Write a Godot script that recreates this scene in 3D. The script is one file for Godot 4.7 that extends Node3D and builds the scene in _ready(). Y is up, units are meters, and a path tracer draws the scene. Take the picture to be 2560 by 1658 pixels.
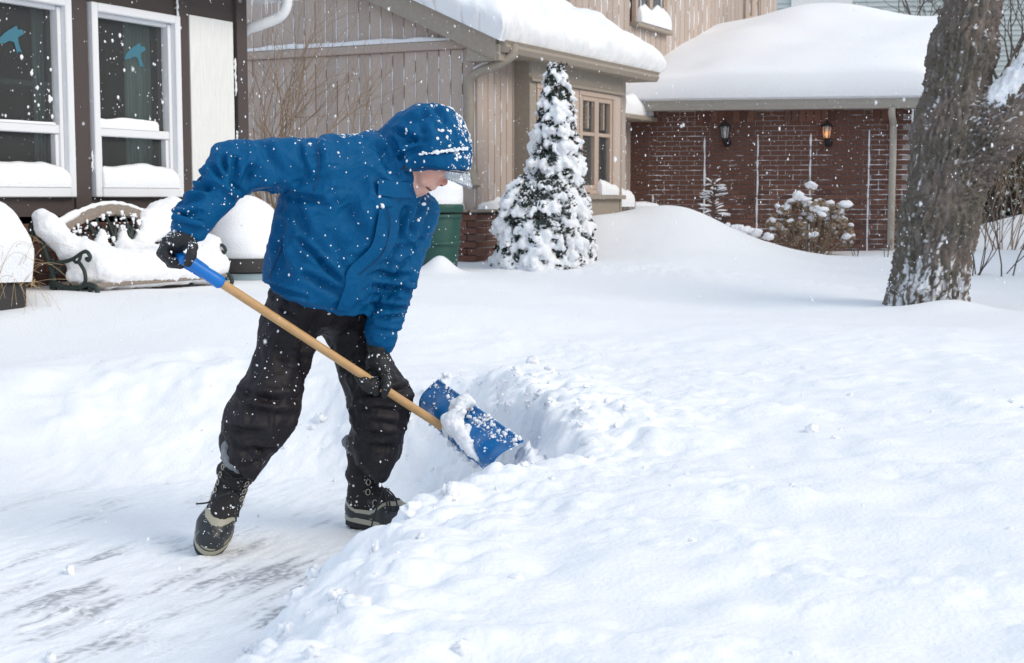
extends Node3D
# A snowed-in front yard: a man clears a driveway with a blue shovel in front of two houses.

class MB:
	var v := PackedVector3Array()
	var n := PackedVector3Array()
	var i := PackedInt32Array()
	var c := PackedColorArray()
	func tri(a: int, b: int, d: int) -> void:
		i.append(a); i.append(d); i.append(b)
	func quad(a: int, b: int, d: int, e: int) -> void:
		i.append(a); i.append(d); i.append(b); i.append(a); i.append(e); i.append(d)
	func face(p: Array) -> void:
		var s := v.size()
		for q in p:
			v.append(q)
		for k in range(1, p.size() - 1):
			tri(s, s + k, s + k + 1)
	func normals() -> void:
		n = PackedVector3Array()
		n.resize(v.size())
		for t in range(0, i.size(), 3):
			var a := i[t]
			var b := i[t + 2]
			var d := i[t + 1]
			var q := (v[b] - v[a]).cross(v[d] - v[a])
			n[a] += q; n[b] += q; n[d] += q
		for k in n.size():
			var l := n[k].length()
			n[k] = n[k] / l if l > 1e-12 else Vector3.UP
	func join(o: MB, t := Transform3D()) -> void:
		var s := v.size()
		for p in o.v:
			v.append(t * p)
		for k in o.i:
			i.append(k + s)
		if o.c.size():
			c.append_array(o.c)
	func moved(t: Transform3D) -> MB:
		for k in v.size():
			v[k] = t * v[k]
		return self
	func mesh(m: Material) -> ArrayMesh:
		if n.size() != v.size():
			normals()
		var a := []
		a.resize(Mesh.ARRAY_MAX)
		a[Mesh.ARRAY_VERTEX] = v
		a[Mesh.ARRAY_NORMAL] = n
		a[Mesh.ARRAY_INDEX] = i
		if c.size() == v.size():
			a[Mesh.ARRAY_COLOR] = c
		var r := ArrayMesh.new()
		r.add_surface_from_arrays(Mesh.PRIMITIVE_TRIANGLES, a)
		r.surface_set_material(0, m)
		return r
	# a box whose edges are chamfered by ch (0: sharp)
	func box(at: Vector3, size: Vector3, ch := 0.0, t := Transform3D()) -> MB:
		var h := size * 0.5
		if ch <= 0.0:
			for ax in 3:
				for s: int in [-1, 1]:
					var u := Vector3.ZERO
					u[ax] = s * h[ax]
					var e := Vector3.ZERO
					e[(ax + 1) % 3] = h[(ax + 1) % 3]
					var g := Vector3.ZERO
					g[(ax + 2) % 3] = h[(ax + 2) % 3] * s
					face([t * (at + u - e - g), t * (at + u + e - g), t * (at + u + e + g), t * (at + u - e + g)])
			return self
		for ax in 3:
			var b := (ax + 1) % 3
			var d := (ax + 2) % 3
			for s: int in [-1, 1]:
				var q := []
				for w: Array in [[-1, -1], [1, -1], [1, 1], [-1, 1]]:
					var p := Vector3.ZERO
					p[ax] = s * h[ax]
					p[b] = w[0] * (h[b] - ch)
					p[d] = w[1] * s * (h[d] - ch)
					q.append(t * (at + p))
				face(q)
			for s: int in [-1, 1]:
				for w: int in [-1, 1]:
					# the edge along ax between faces b=s and d=w
					var p1 := Vector3.ZERO
					p1[b] = s * h[b]; p1[d] = w * (h[d] - ch); p1[ax] = h[ax] - ch
					var p2 := Vector3.ZERO
					p2[b] = s * (h[b] - ch); p2[d] = w * h[d]; p2[ax] = h[ax] - ch
					var p3 := p2
					p3[ax] = -p3[ax]
					var p4 := p1
					p4[ax] = -p4[ax]
					if s * w > 0:
						face([t * (at + p4), t * (at + p3), t * (at + p2), t * (at + p1)])
					else:
						face([t * (at + p1), t * (at + p2), t * (at + p3), t * (at + p4)])
		for sx: int in [-1, 1]:
			for sy: int in [-1, 1]:
				for sz: int in [-1, 1]:
					var a := at + Vector3(sx * h.x, sy * (h.y - ch), sz * (h.z - ch))
					var b2 := at + Vector3(sx * (h.x - ch), sy * h.y, sz * (h.z - ch))
					var d2 := at + Vector3(sx * (h.x - ch), sy * (h.y - ch), sz * h.z)
					if sx * sy * sz > 0:
						face([t * a, t * b2, t * d2])
					else:
						face([t * a, t * d2, t * b2])
		return self
	# a tube along points with one radius for each
	func tube(p: Array, r: Array, sides := 8, caps := true) -> MB:
		var s := v.size()
		var up := Vector3.UP
		var m := p.size()
		for k in m:
			var d: Vector3 = (p[mini(k + 1, m - 1)] - p[maxi(k - 1, 0)])
			d = d.normalized() if d.length() > 1e-9 else Vector3.UP
			if k == 0:
				up = Vector3.RIGHT if absf(d.dot(Vector3.UP)) > 0.9 else Vector3.UP
			var x := up.cross(d).normalized()
			up = d.cross(x).normalized()
			var rr: float = r[mini(k, r.size() - 1)]
			for j in sides:
				var a := TAU * j / sides
				v.append(p[k] + (x * cos(a) + up * sin(a)) * rr)
		for k in m - 1:
			for j in sides:
				var a := s + k * sides + j
				var b := s + k * sides + (j + 1) % sides
				quad(a, b, b + sides, a + sides)
		if caps:
			for e: int in [0, m - 1]:
				var q := []
				for j in sides:
					q.append(v[s + e * sides + (j if e else sides - 1 - j)])
				face(q)
		return self
	# rows of points, joined into a sheet; rows run along x and stack towards y, seen from +z
	func sheet(rows: Array, loop := false) -> MB:
		var s := v.size()
		var w: int = rows[0].size()
		for r: Array in rows:
			for q: Vector3 in r:
				v.append(q)
		for k in rows.size() - 1:
			for j in (w if loop else w - 1):
				var a := s + k * w + j
				var b := s + k * w + (j + 1) % w
				quad(a, b, b + w, a + w)
		return self
	# a sheet with thickness, given rows and an offset for its back
	func plate(rows: Array, back: Vector3) -> MB:
		sheet(rows)
		var other := []
		for r: Array in rows:
			var q := []
			for p: Vector3 in r:
				q.append(p + back)
			q.reverse()
			other.append(q)
		sheet(other)
		var w: int = rows[0].size()
		var h := rows.size()
		for j in w - 1:
			face([rows[0][j] + back, rows[0][j + 1] + back, rows[0][j + 1], rows[0][j]])
			face([rows[h - 1][j], rows[h - 1][j + 1], rows[h - 1][j + 1] + back, rows[h - 1][j] + back])
		for k in h - 1:
			face([rows[k + 1][0] + back, rows[k][0] + back, rows[k][0], rows[k + 1][0]])
			face([rows[k][w - 1], rows[k][w - 1] + back, rows[k + 1][w - 1] + back, rows[k + 1][w - 1]])
		return self
	# profile of (radius, height) turned about +y
	func lathe(prof: Array, sides := 16, t := Transform3D()) -> MB:
		var rows := []
		for q: Vector2 in prof:
			var r := []
			for j in sides:
				var a := -TAU * j / sides
				r.append(t * Vector3(q.x * cos(a), q.y, q.x * sin(a)))
			rows.append(r)
		return sheet(rows, true)
	# polygon (counter-clockwise in xy) pushed along z by depth
	func slabpoly(poly: PackedVector2Array, z0: float, z1: float, t := Transform3D()) -> MB:
		var id := Geometry2D.triangulate_polygon(poly)
		var ccw := not Geometry2D.is_polygon_clockwise(poly)
		var from := i.size()
		for z: float in [z1, z0]:
			var s := v.size()
			for q in poly:
				v.append(t * Vector3(q.x, q.y, z))
			for k in range(0, id.size(), 3):
				var pa := poly[id[k]]
				var pb := poly[id[k + 1]]
				var pc := poly[id[k + 2]]
				if ((pb - pa).cross(pc - pa) > 0) == (z == z1):
					tri(s + id[k], s + id[k + 1], s + id[k + 2])
				else:
					tri(s + id[k], s + id[k + 2], s + id[k + 1])
		for k in poly.size():
			var a := poly[k]
			var b := poly[(k + 1) % poly.size()]
			if not ccw:
				var w := a
				a = b
				b = w
			face([t * Vector3(a.x, a.y, z0), t * Vector3(b.x, b.y, z0), t * Vector3(b.x, b.y, z1), t * Vector3(a.x, a.y, z1)])
		if t.basis.determinant() < 0.0:
			for k in range(from, i.size(), 3):
				var w := i[k]
				i[k] = i[k + 1]
				i[k + 1] = w
		return self

# ---------------------------------------------------------------- solid fields meshed as surface nets
# a bone: [a, b, ra, rb] joins; with "cut" it is carved away; ["plane", n, c] keeps n.p < c; ["wedge", n1, c1, n2, c2, at, r] carves where both n.p > c near at
# an optional 5th / 6th entry [.., n, s] makes the bone s times thinner along n
func nets(bones: Array, cell: float, k: float) -> MB:
	var lo := Vector3(1e9, 1e9, 1e9)
	var hi := -lo
	for b: Array in bones:
		if b[0] is Vector3 and not b.has("cut"):
			var r: float = maxf(b[2], b[3]) + 0.4 * k
			lo = lo.min(b[0] - Vector3.ONE * r).min(b[1] - Vector3.ONE * r)
			hi = hi.max(b[0] + Vector3.ONE * r).max(b[1] + Vector3.ONE * r)
	lo -= Vector3.ONE * cell * 3.0
	hi += Vector3.ONE * cell * 3.0
	var nx := int((hi.x - lo.x) / cell) + 1
	var ny := int((hi.y - lo.y) / cell) + 1
	var nz := int((hi.z - lo.z) / cell) + 1
	var f := PackedFloat32Array()
	f.resize(nx * ny * nz)
	f.fill(9.0)
	for b: Array in bones:
		var x0 := 0; var y0 := 0; var z0 := 0
		var x1 := nx; var y1 := ny; var z1 := nz
		if b[0] is String:
			if b[0] == "plane":
				var pn: Vector3 = b[1]
				var pc: float = b[2]
				for z in nz:
					for y in ny:
						var q := (z * ny + y) * nx
						for x in nx:
							var d := pn.dot(lo + Vector3(x, y, z) * cell) - pc
							if d > f[q + x]:
								f[q + x] = d
			else:
				var n1: Vector3 = b[1]
				var c1: float = b[2]
				var n2: Vector3 = b[3]
				var c2: float = b[4]
				var at: Vector3 = b[5]
				var rr: float = b[6]
				for z in nz:
					for y in ny:
						var q := (z * ny + y) * nx
						for x in nx:
							var p := lo + Vector3(x, y, z) * cell
							var d := minf(minf(n1.dot(p) - c1, n2.dot(p) - c2), rr - p.distance_to(at))
							if d > f[q + x]:
								f[q + x] = d
			continue
		var a: Vector3 = b[0]
		var ba: Vector3 = b[1] - a
		var ra: float = b[2]
		var dr: float = b[3] - ra
		var bb := maxf(ba.dot(ba), 1e-9)
		var cut := b.has("cut")
		var sn := Vector3.ZERO
		var ss := 0.0
		if b.size() >= 6:
			sn = b[4]
			ss = b[5] - 1.0
		var pad := maxf(ra, b[3]) + k + 2.5 * cell
		var l := ((a.min(b[1]) - Vector3.ONE * pad - lo) / cell).floor()
		var u := ((a.max(b[1]) + Vector3.ONE * pad - lo) / cell).ceil()
		x0 = maxi(0, int(l.x)); y0 = maxi(0, int(l.y)); z0 = maxi(0, int(l.z))
		x1 = mini(nx, int(u.x)); y1 = mini(ny, int(u.y)); z1 = mini(nz, int(u.z))
		var ik := 0.5 / k
		for z in range(z0, z1):
			for y in range(y0, y1):
				var q := (z * ny + y) * nx
				for x in range(x0, x1):
					var p := lo + Vector3(x, y, z) * cell - a
					if ss != 0.0:
						p += sn * (sn.dot(p) * ss)
					var h := clampf(p.dot(ba) / bb, 0.0, 1.0)
					var d := (p - ba * h).length() - ra - dr * h
					var e := f[q + x]
					if cut:
						if -d > e:
							f[q + x] = -d
					else:
						var g := clampf(0.5 + (e - d) * ik, 0.0, 1.0)
						f[q + x] = e + (d - e) * g - k * g * (1.0 - g)
	var m := MB.new()
	var id := PackedInt32Array()
	id.resize(f.size())
	var sx := 1
	var sy := nx
	var sz := nx * ny
	var off := PackedInt32Array([0, sx, sy, sx + sy, sz, sx + sz, sy + sz, sx + sy + sz])
	var ea := PackedInt32Array([0, 2, 4, 6, 0, 1, 4, 5, 0, 1, 2, 3])
	var eb := PackedInt32Array([1, 3, 5, 7, 2, 3, 6, 7, 4, 5, 6, 7])
	var cs: Array[Vector3] = [Vector3(0, 0, 0), Vector3(1, 0, 0), Vector3(0, 1, 0), Vector3(1, 1, 0), Vector3(0, 0, 1), Vector3(1, 0, 1), Vector3(0, 1, 1), Vector3(1, 1, 1)]
	var band := cell * 3.0
	for z in nz - 1:
		for y in ny - 1:
			var q := (z * ny + y) * nx
			for x in nx - 1:
				var o := q + x
				var f0 := f[o]
				if f0 > band or f0 < -band:
					continue
				var mask := 0
				for c in 8:
					if f[o + off[c]] < 0.0:
						mask |= 1 << c
				if mask == 0 or mask == 255:
					continue
				var sum := Vector3.ZERO
				var cnt := 0
				for e in 12:
					var ca := ea[e]
					var cb := eb[e]
					if ((mask >> ca) & 1) != ((mask >> cb) & 1):
						var fa := f[o + off[ca]]
						var t := fa / (fa - f[o + off[cb]])
						sum += cs[ca].lerp(cs[cb], t)
						cnt += 1
				id[o] = m.v.size()
				m.v.append(lo + (Vector3(x, y, z) + sum / cnt) * cell)
				if x == 0 or y == 0 or z == 0:
					continue
				var inside := (mask & 1) == 1
				if ((mask >> 1) & 1) != (mask & 1):
					if inside:
						m.quad(id[o - sy - sz], id[o - sz], id[o], id[o - sy])
					else:
						m.quad(id[o - sy], id[o], id[o - sz], id[o - sy - sz])
				if ((mask >> 2) & 1) != (mask & 1):
					if inside:
						m.quad(id[o - sx - sz], id[o - sx], id[o], id[o - sz])
					else:
						m.quad(id[o - sz], id[o], id[o - sx], id[o - sx - sz])
				if ((mask >> 4) & 1) != (mask & 1):
					if inside:
						m.quad(id[o - sx - sy], id[o - sy], id[o], id[o - sx])
					else:
						m.quad(id[o - sx], id[o], id[o - sy], id[o - sx - sy])
	return m

func smooth(m: MB, times: int) -> MB:
	for t in times:
		var s := PackedVector3Array()
		s.resize(m.v.size())
		var w := PackedFloat32Array()
		w.resize(m.v.size())
		for k in range(0, m.i.size(), 3):
			var a := m.i[k]
			var b := m.i[k + 1]
			var d := m.i[k + 2]
			s[a] += m.v[b] + m.v[d]; s[b] += m.v[a] + m.v[d]; s[d] += m.v[a] + m.v[b]
			w[a] += 2.0; w[b] += 2.0; w[d] += 2.0
		for k in m.v.size():
			if w[k] > 0.0:
				m.v[k] = m.v[k].lerp(s[k] / w[k], 0.6)
	return m

# moves each vertex along its normal by how.call(p, n)
func swell(m: MB, how: Callable) -> MB:
	m.normals()
	for k in m.v.size():
		m.v[k] += m.n[k] * (how.call(m.v[k], m.n[k]) as float)
	m.normals()
	return m

func tint(m: MB, how: Callable) -> MB:
	if m.n.size() != m.v.size():
		m.normals()
	m.c.resize(m.v.size())
	for k in m.v.size():
		m.c[k] = how.call(m.v[k], m.n[k])
	return m

# the triangles of m whose middle passes the test
func only(m: MB, test: Callable) -> MB:
	var r := MB.new()
	var id := {}
	for k in range(0, m.i.size(), 3):
		var mid := (m.v[m.i[k]] + m.v[m.i[k + 1]] + m.v[m.i[k + 2]]) / 3.0
		if not test.call(mid):
			continue
		for j in 3:
			var o := m.i[k + j]
			if not id.has(o):
				id[o] = r.v.size()
				r.v.append(m.v[o])
			r.i.append(id[o])
	return r

# count points on m, each [point, normal], where weight.call(p, n) beats a random number
func scatter(m: MB, count: int, weight: Callable) -> Array:
	m.normals()
	var acc := PackedFloat32Array()
	var total := 0.0
	for k in range(0, m.i.size(), 3):
		var a := m.v[m.i[k]]
		total += (m.v[m.i[k + 1]] - a).cross(m.v[m.i[k + 2]] - a).length()
		acc.append(total)
	var out := []
	for t in count * 40:
		if out.size() >= count:
			break
		var k := acc.bsearch(rng.randf() * total) * 3
		if k >= m.i.size():
			continue
		var u := rng.randf()
		var w := rng.randf()
		if u + w > 1.0:
			u = 1.0 - u
			w = 1.0 - w
		var p := m.v[m.i[k]] * (1.0 - u - w) + m.v[m.i[k + 1]] * u + m.v[m.i[k + 2]] * w
		var n := m.n[m.i[k]]
		if rng.randf() < (weight.call(p, n) as float):
			out.append([p, n])
	return out

# ---------------------------------------------------------------- scene-tree helpers
var rng := RandomNumberGenerator.new()
var taken := {}
var M := {}

func numbered(called: String) -> String:
	taken[called] = taken.get(called, -1) + 1
	return called if taken[called] == 0 else "%s_%03d" % [called, taken[called]]

func tag(o: Node, label: String, category: String, group := "") -> Node:
	o.set_meta("label", label)
	o.set_meta("category", category)
	if group:
		o.set_meta("group", group)
	return o

func thing(called: String, label: String, category: String, at := Vector3.ZERO, turn := 0.0, group := "") -> Node3D:
	var o := Node3D.new()
	o.name = numbered(called)
	add_child(o)
	o.position = at
	o.rotation_degrees.y = turn
	tag(o, label, category, group)
	return o

func put(parent: Node, called: String, mesh: Mesh, m: Material = null) -> MeshInstance3D:
	var o := MeshInstance3D.new()
	o.name = called if parent != self else numbered(called)
	o.mesh = mesh
	if m:
		o.material_override = m
	parent.add_child(o, true)
	return o

func part(parent: Node, called: String, mb: MB, m: Material) -> MeshInstance3D:
	return put(parent, called, mb.mesh(m))

# a part whose vertices are in world axes, under a thing that stands at parent.position
func world_part(parent: Node3D, called: String, mb: MB, m: Material) -> MeshInstance3D:
	var o := part(parent, called, mb, m)
	o.transform = parent.transform.affine_inverse()
	return o

func many(parent: Node, called: String, mesh: Mesh, at: Array, colors := []) -> MultiMeshInstance3D:
	var mm := MultiMesh.new()
	mm.transform_format = MultiMesh.TRANSFORM_3D
	mm.use_colors = colors.size() > 0
	mm.mesh = mesh
	mm.instance_count = at.size()
	for k in at.size():
		mm.set_instance_transform(k, at[k])
		if colors.size():
			mm.set_instance_color(k, colors[k])
	var o := MultiMeshInstance3D.new()
	o.name = called if parent != self else numbered(called)
	o.multimesh = mm
	parent.add_child(o, true)
	o.set_meta("kind", "stuff")
	return o

func lin(r: float, g: float, b: float) -> Color:
	return Color(r, g, b).linear_to_srgb()

func flat(r: float, g: float, b: float, rough := 0.8) -> StandardMaterial3D:
	var m := StandardMaterial3D.new()
	m.albedo_color = lin(r, g, b)
	m.roughness = rough
	return m

# two-tone noise colour and relief, laid on from three sides
func grainy(a: Color, b: Color, freq: float, scale: Vector3, rough: float, relief := 0.0, seed_ := 1, octaves := 4, kind := FastNoiseLite.TYPE_SIMPLEX_SMOOTH) -> StandardMaterial3D:
	var m := StandardMaterial3D.new()
	var n := FastNoiseLite.new()
	n.noise_type = kind
	n.seed = seed_
	n.frequency = freq
	n.fractal_octaves = octaves
	var t := NoiseTexture2D.new()
	t.width = 512
	t.height = 512
	t.seamless = true
	t.noise = n
	var g := Gradient.new()
	g.offsets = PackedFloat32Array([0.25, 0.75])
	g.colors = PackedColorArray([a.linear_to_srgb(), b.linear_to_srgb()])
	t.color_ramp = g
	m.albedo_texture = t
	m.uv1_triplanar = true
	m.uv1_scale = scale
	m.roughness = rough
	if relief > 0.0:
		var h := NoiseTexture2D.new()
		h.width = 512
		h.height = 512
		h.seamless = true
		h.noise = n
		m.heightmap_enabled = true
		m.heightmap_texture = h
		m.heightmap_scale = relief
	return m

func noise(seed_: int, freq: float, octaves := 3, kind := FastNoiseLite.TYPE_SIMPLEX_SMOOTH) -> FastNoiseLite:
	var n := FastNoiseLite.new()
	n.seed = seed_
	n.noise_type = kind
	n.frequency = freq
	n.fractal_octaves = octaves
	if kind == FastNoiseLite.TYPE_CELLULAR:
		n.cellular_return_type = FastNoiseLite.RETURN_DISTANCE
		n.fractal_type = FastNoiseLite.FRACTAL_NONE
	return n

# a lump of snow, leaf mass or the like: a ball pushed in and out by noise
func lump(r: Vector3, rough: float, seed_: int, rings := 6, sides := 9, at := Vector3.ZERO) -> MB:
	var n := noise(seed_, 1.0, 2)
	var m := MB.new()
	var rows := []
	for k in rings + 1:
		var a := PI * (float(k) / rings - 0.5)
		var row := []
		for j in sides:
			var t := -TAU * j / sides
			var d := Vector3(cos(a) * cos(t), sin(a), cos(a) * sin(t))
			row.append(at + d * r * (1.0 + rough * n.get_noise_3dv(d * 1.3 + Vector3.ONE * seed_)))
		rows.append(row)
	m.sheet(rows, true)
	return m

# a cushion of snow over the rectangle o + s u + t v, thick at the middle and rounded at its rim
func cushion(o: Vector3, u: Vector3, v: Vector3, up: Vector3, thick: float, rim: float, wobble: float, seed_: int, nu := 24, nv := 12, bulge := 0.03, ragged := 0.0) -> MB:
	var n := noise(seed_, 1.6, 3)
	var lu := u.length()
	var lv := v.length()
	var m := MB.new()
	var rows := []
	var low := []
	for k in nv + 1:
		var t := 0.5 - 0.5 * cos(PI * k / nv) if nv > 3 else float(k) / nv
		var row := []
		var lr := []
		for j in nu + 1:
			var s := 0.5 - 0.5 * cos(PI * j / nu)
			s = lerpf(s, float(j) / nu, 0.5)
			var e := minf(minf(s, 1.0 - s) * lu, minf(t, 1.0 - t) * lv)
			if ragged > 0.0:
				var at := o + u * s + v * t
				e = maxf(0.0, e - ragged * (0.55 + n.get_noise_3dv(at * 2.2) + 0.5 * n.get_noise_3dv(at * 5.0)))
			var q := clampf(e / (rim * (1.0 + (0.7 * n.get_noise_3dv((o + u * s) * 0.8) if ragged > 0.0 else 0.0))), 0.0, 1.0)
			var h := pow(1.0 - pow(1.0 - q, 2.4), 1.0 / 2.4)
			var p := o + u * s + v * t
			var w := n.get_noise_3dv(p * 1.0) * wobble
			var out := Vector3.ZERO
			var side := sin(PI * clampf(h, 0.0, 1.0)) * bulge
			out += u / lu * (s - 0.5) * 2.0 * side + v / lv * (t - 0.5) * 2.0 * side
			row.append(p + out + up * (thick * h * (1.0 + w) + 0.004))
			lr.append(p)
		rows.append(row)
		low.append(lr)
	if u.cross(v).dot(up) < 0.0:
		for r: Array in rows:
			r.reverse()
		for r: Array in low:
			r.reverse()
	m.sheet(rows)
	low.reverse()
	m.sheet(low)
	var w2: int = rows[0].size()
	low.reverse()
	for j in w2 - 1:
		m.face([low[0][j], low[0][j + 1], rows[0][j + 1], rows[0][j]])
		m.face([rows[nv][j], rows[nv][j + 1], low[nv][j + 1], low[nv][j]])
	for k in nv:
		m.face([low[k + 1][0], low[k][0], rows[k][0], rows[k + 1][0]])
		m.face([rows[k + 1][w2 - 1], rows[k][w2 - 1], low[k][w2 - 1], low[k + 1][w2 - 1]])
	return m

func curve(p: Array, steps: int) -> Array:
	var c := Curve3D.new()
	for k in p.size():
		var t: Vector3 = (p[mini(k + 1, p.size() - 1)] - p[maxi(k - 1, 0)]) / 6.0
		c.add_point(p[k], -t, t)
	var out := []
	for k in p.size() - 1:
		for j in steps:
			out.append(c.sample(k, float(j) / steps))
	out.append(p[-1])
	return out

func aim(at: Vector3, n: Vector3, spin: float, size: Vector3) -> Transform3D:
	var y := n.normalized()
	var x := y.cross(Vector3(0.31, 0.2, 0.93)).normalized()
	var b := Basis(x, y, x.cross(y)) * Basis(Vector3.UP, spin)
	return Transform3D(b.scaled_local(size), at)

# ---------------------------------------------------------------- setting
var n_big := noise(3, 0.35, 2)
var n_mid := noise(5, 1.1, 3)
var n_fine := noise(7, 5.0, 4)
var n_cell := noise(9, 7.0, 1, FastNoiseLite.TYPE_CELLULAR)
var n_cell2 := noise(11, 17.0, 1, FastNoiseLite.TYPE_CELLULAR)
var n_scrape := noise(13, 1.0, 4)
# the shovelled strip of driveway, in x and distance
var cleared := PackedVector2Array([Vector2(-1.1, 1.0), Vector2(-0.80, 3.2), Vector2(-0.74, 3.97), Vector2(-0.6, 4.5), Vector2(-0.49, 4.78), Vector2(-0.38, 4.92), Vector2(-0.24, 5.0), Vector2(-0.08, 5.08), Vector2(-0.07, 5.4), Vector2(-0.24, 5.95), Vector2(-0.42, 6.35), Vector2(-0.9, 6.5), Vector2(-1.5, 6.4), Vector2(-2.2, 6.1), Vector2(-3.0, 5.7), Vector2(-6.0, 5.2), Vector2(-6.0, 1.0)])

func outside(p: Vector2) -> float:
	if p.x > 1.2 or p.y > 8.2 or p.x < -7.0:
		return 9.0
	var best := 99.0
	var inside := false
	var m := cleared.size()
	var b := cleared[m - 1]
	for k in m:
		var a := cleared[k]
		var ab := b - a
		var t := clampf((p - a).dot(ab) / ab.dot(ab), 0.0, 1.0)
		best = minf(best, (p - a - ab * t).length_squared())
		if (a.y > p.y) != (b.y > p.y) and p.x < (b.x - a.x) * (p.y - a.y) / (b.y - a.y) + a.x:
			inside = not inside
		b = a
	return -sqrt(best) if inside else sqrt(best)

func mound(x: float, d: float, cx: float, cd: float, rx: float, rd: float, h: float) -> float:
	var q := pow((x - cx) / rx, 2.0) + pow((d - cd) / rd, 2.0)
	return h * exp(-q) if q < 6.0 else 0.0

# height of the undisturbed snow
func lie(x: float, d: float) -> float:
	var left := 1.0 - smoothstep(-2.2, 1.6, x - (d - 9.0) * 0.12)
	var y := 0.43 + 0.02 * smoothstep(2.0, 6.0, d) * smoothstep(0.0, 2.5, x)
	y += (0.255 * left) * smoothstep(7.4, 9.3, d)
	y += 0.20 * (1.0 - left) * smoothstep(10.6, 14.0, d) * (1.0 - smoothstep(1.4, 3.6, x))
	y += 0.10 * smoothstep(11.5, 18.0, d) * smoothstep(1.4, 3.6, x)
	y += mound(x, d, 0.9, 8.9, 3.2, 0.8, 0.05) + mound(x, d, 3.1, 10.4, 0.9, 0.6, 0.03) + mound(x, d, 3.28, 10.5, 0.3, 0.22, 0.07)
	y += mound(x, d, 1.75, 16.2, 1.05, 1.5, 0.56) + mound(x, d, 0.75, 15.6, 0.5, 0.7, 0.2) + mound(x, d, 2.9, 17.3, 0.9, 0.8, 0.12)
	y += mound(x, d, -0.05, 3.4, 0.3, 0.5, 0.02) - mound(x, d, -0.36, 4.68, 0.2, 0.28, 0.09)
	y += mound(x, d, 0.3, 5.5, 0.3, 0.4, 0.06) - mound(x, d, -0.12, 4.78, 0.16, 0.2, 0.05) + mound(x, d, 0.0, 6.4, 0.35, 0.5, 0.05)
	y += mound(x, d, -0.62, 12.3, 0.14, 0.25, 0.14)
	y += mound(x, d, 8.6, 21.0, 1.9, 2.6, 0.62) + mound(x, d, 5.6, 17.5, 1.2, 1.5, 0.06)
	y += n_big.get_noise_2d(x, d) * 0.035 + n_mid.get_noise_2d(x, d) * 0.012
	return y

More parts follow.
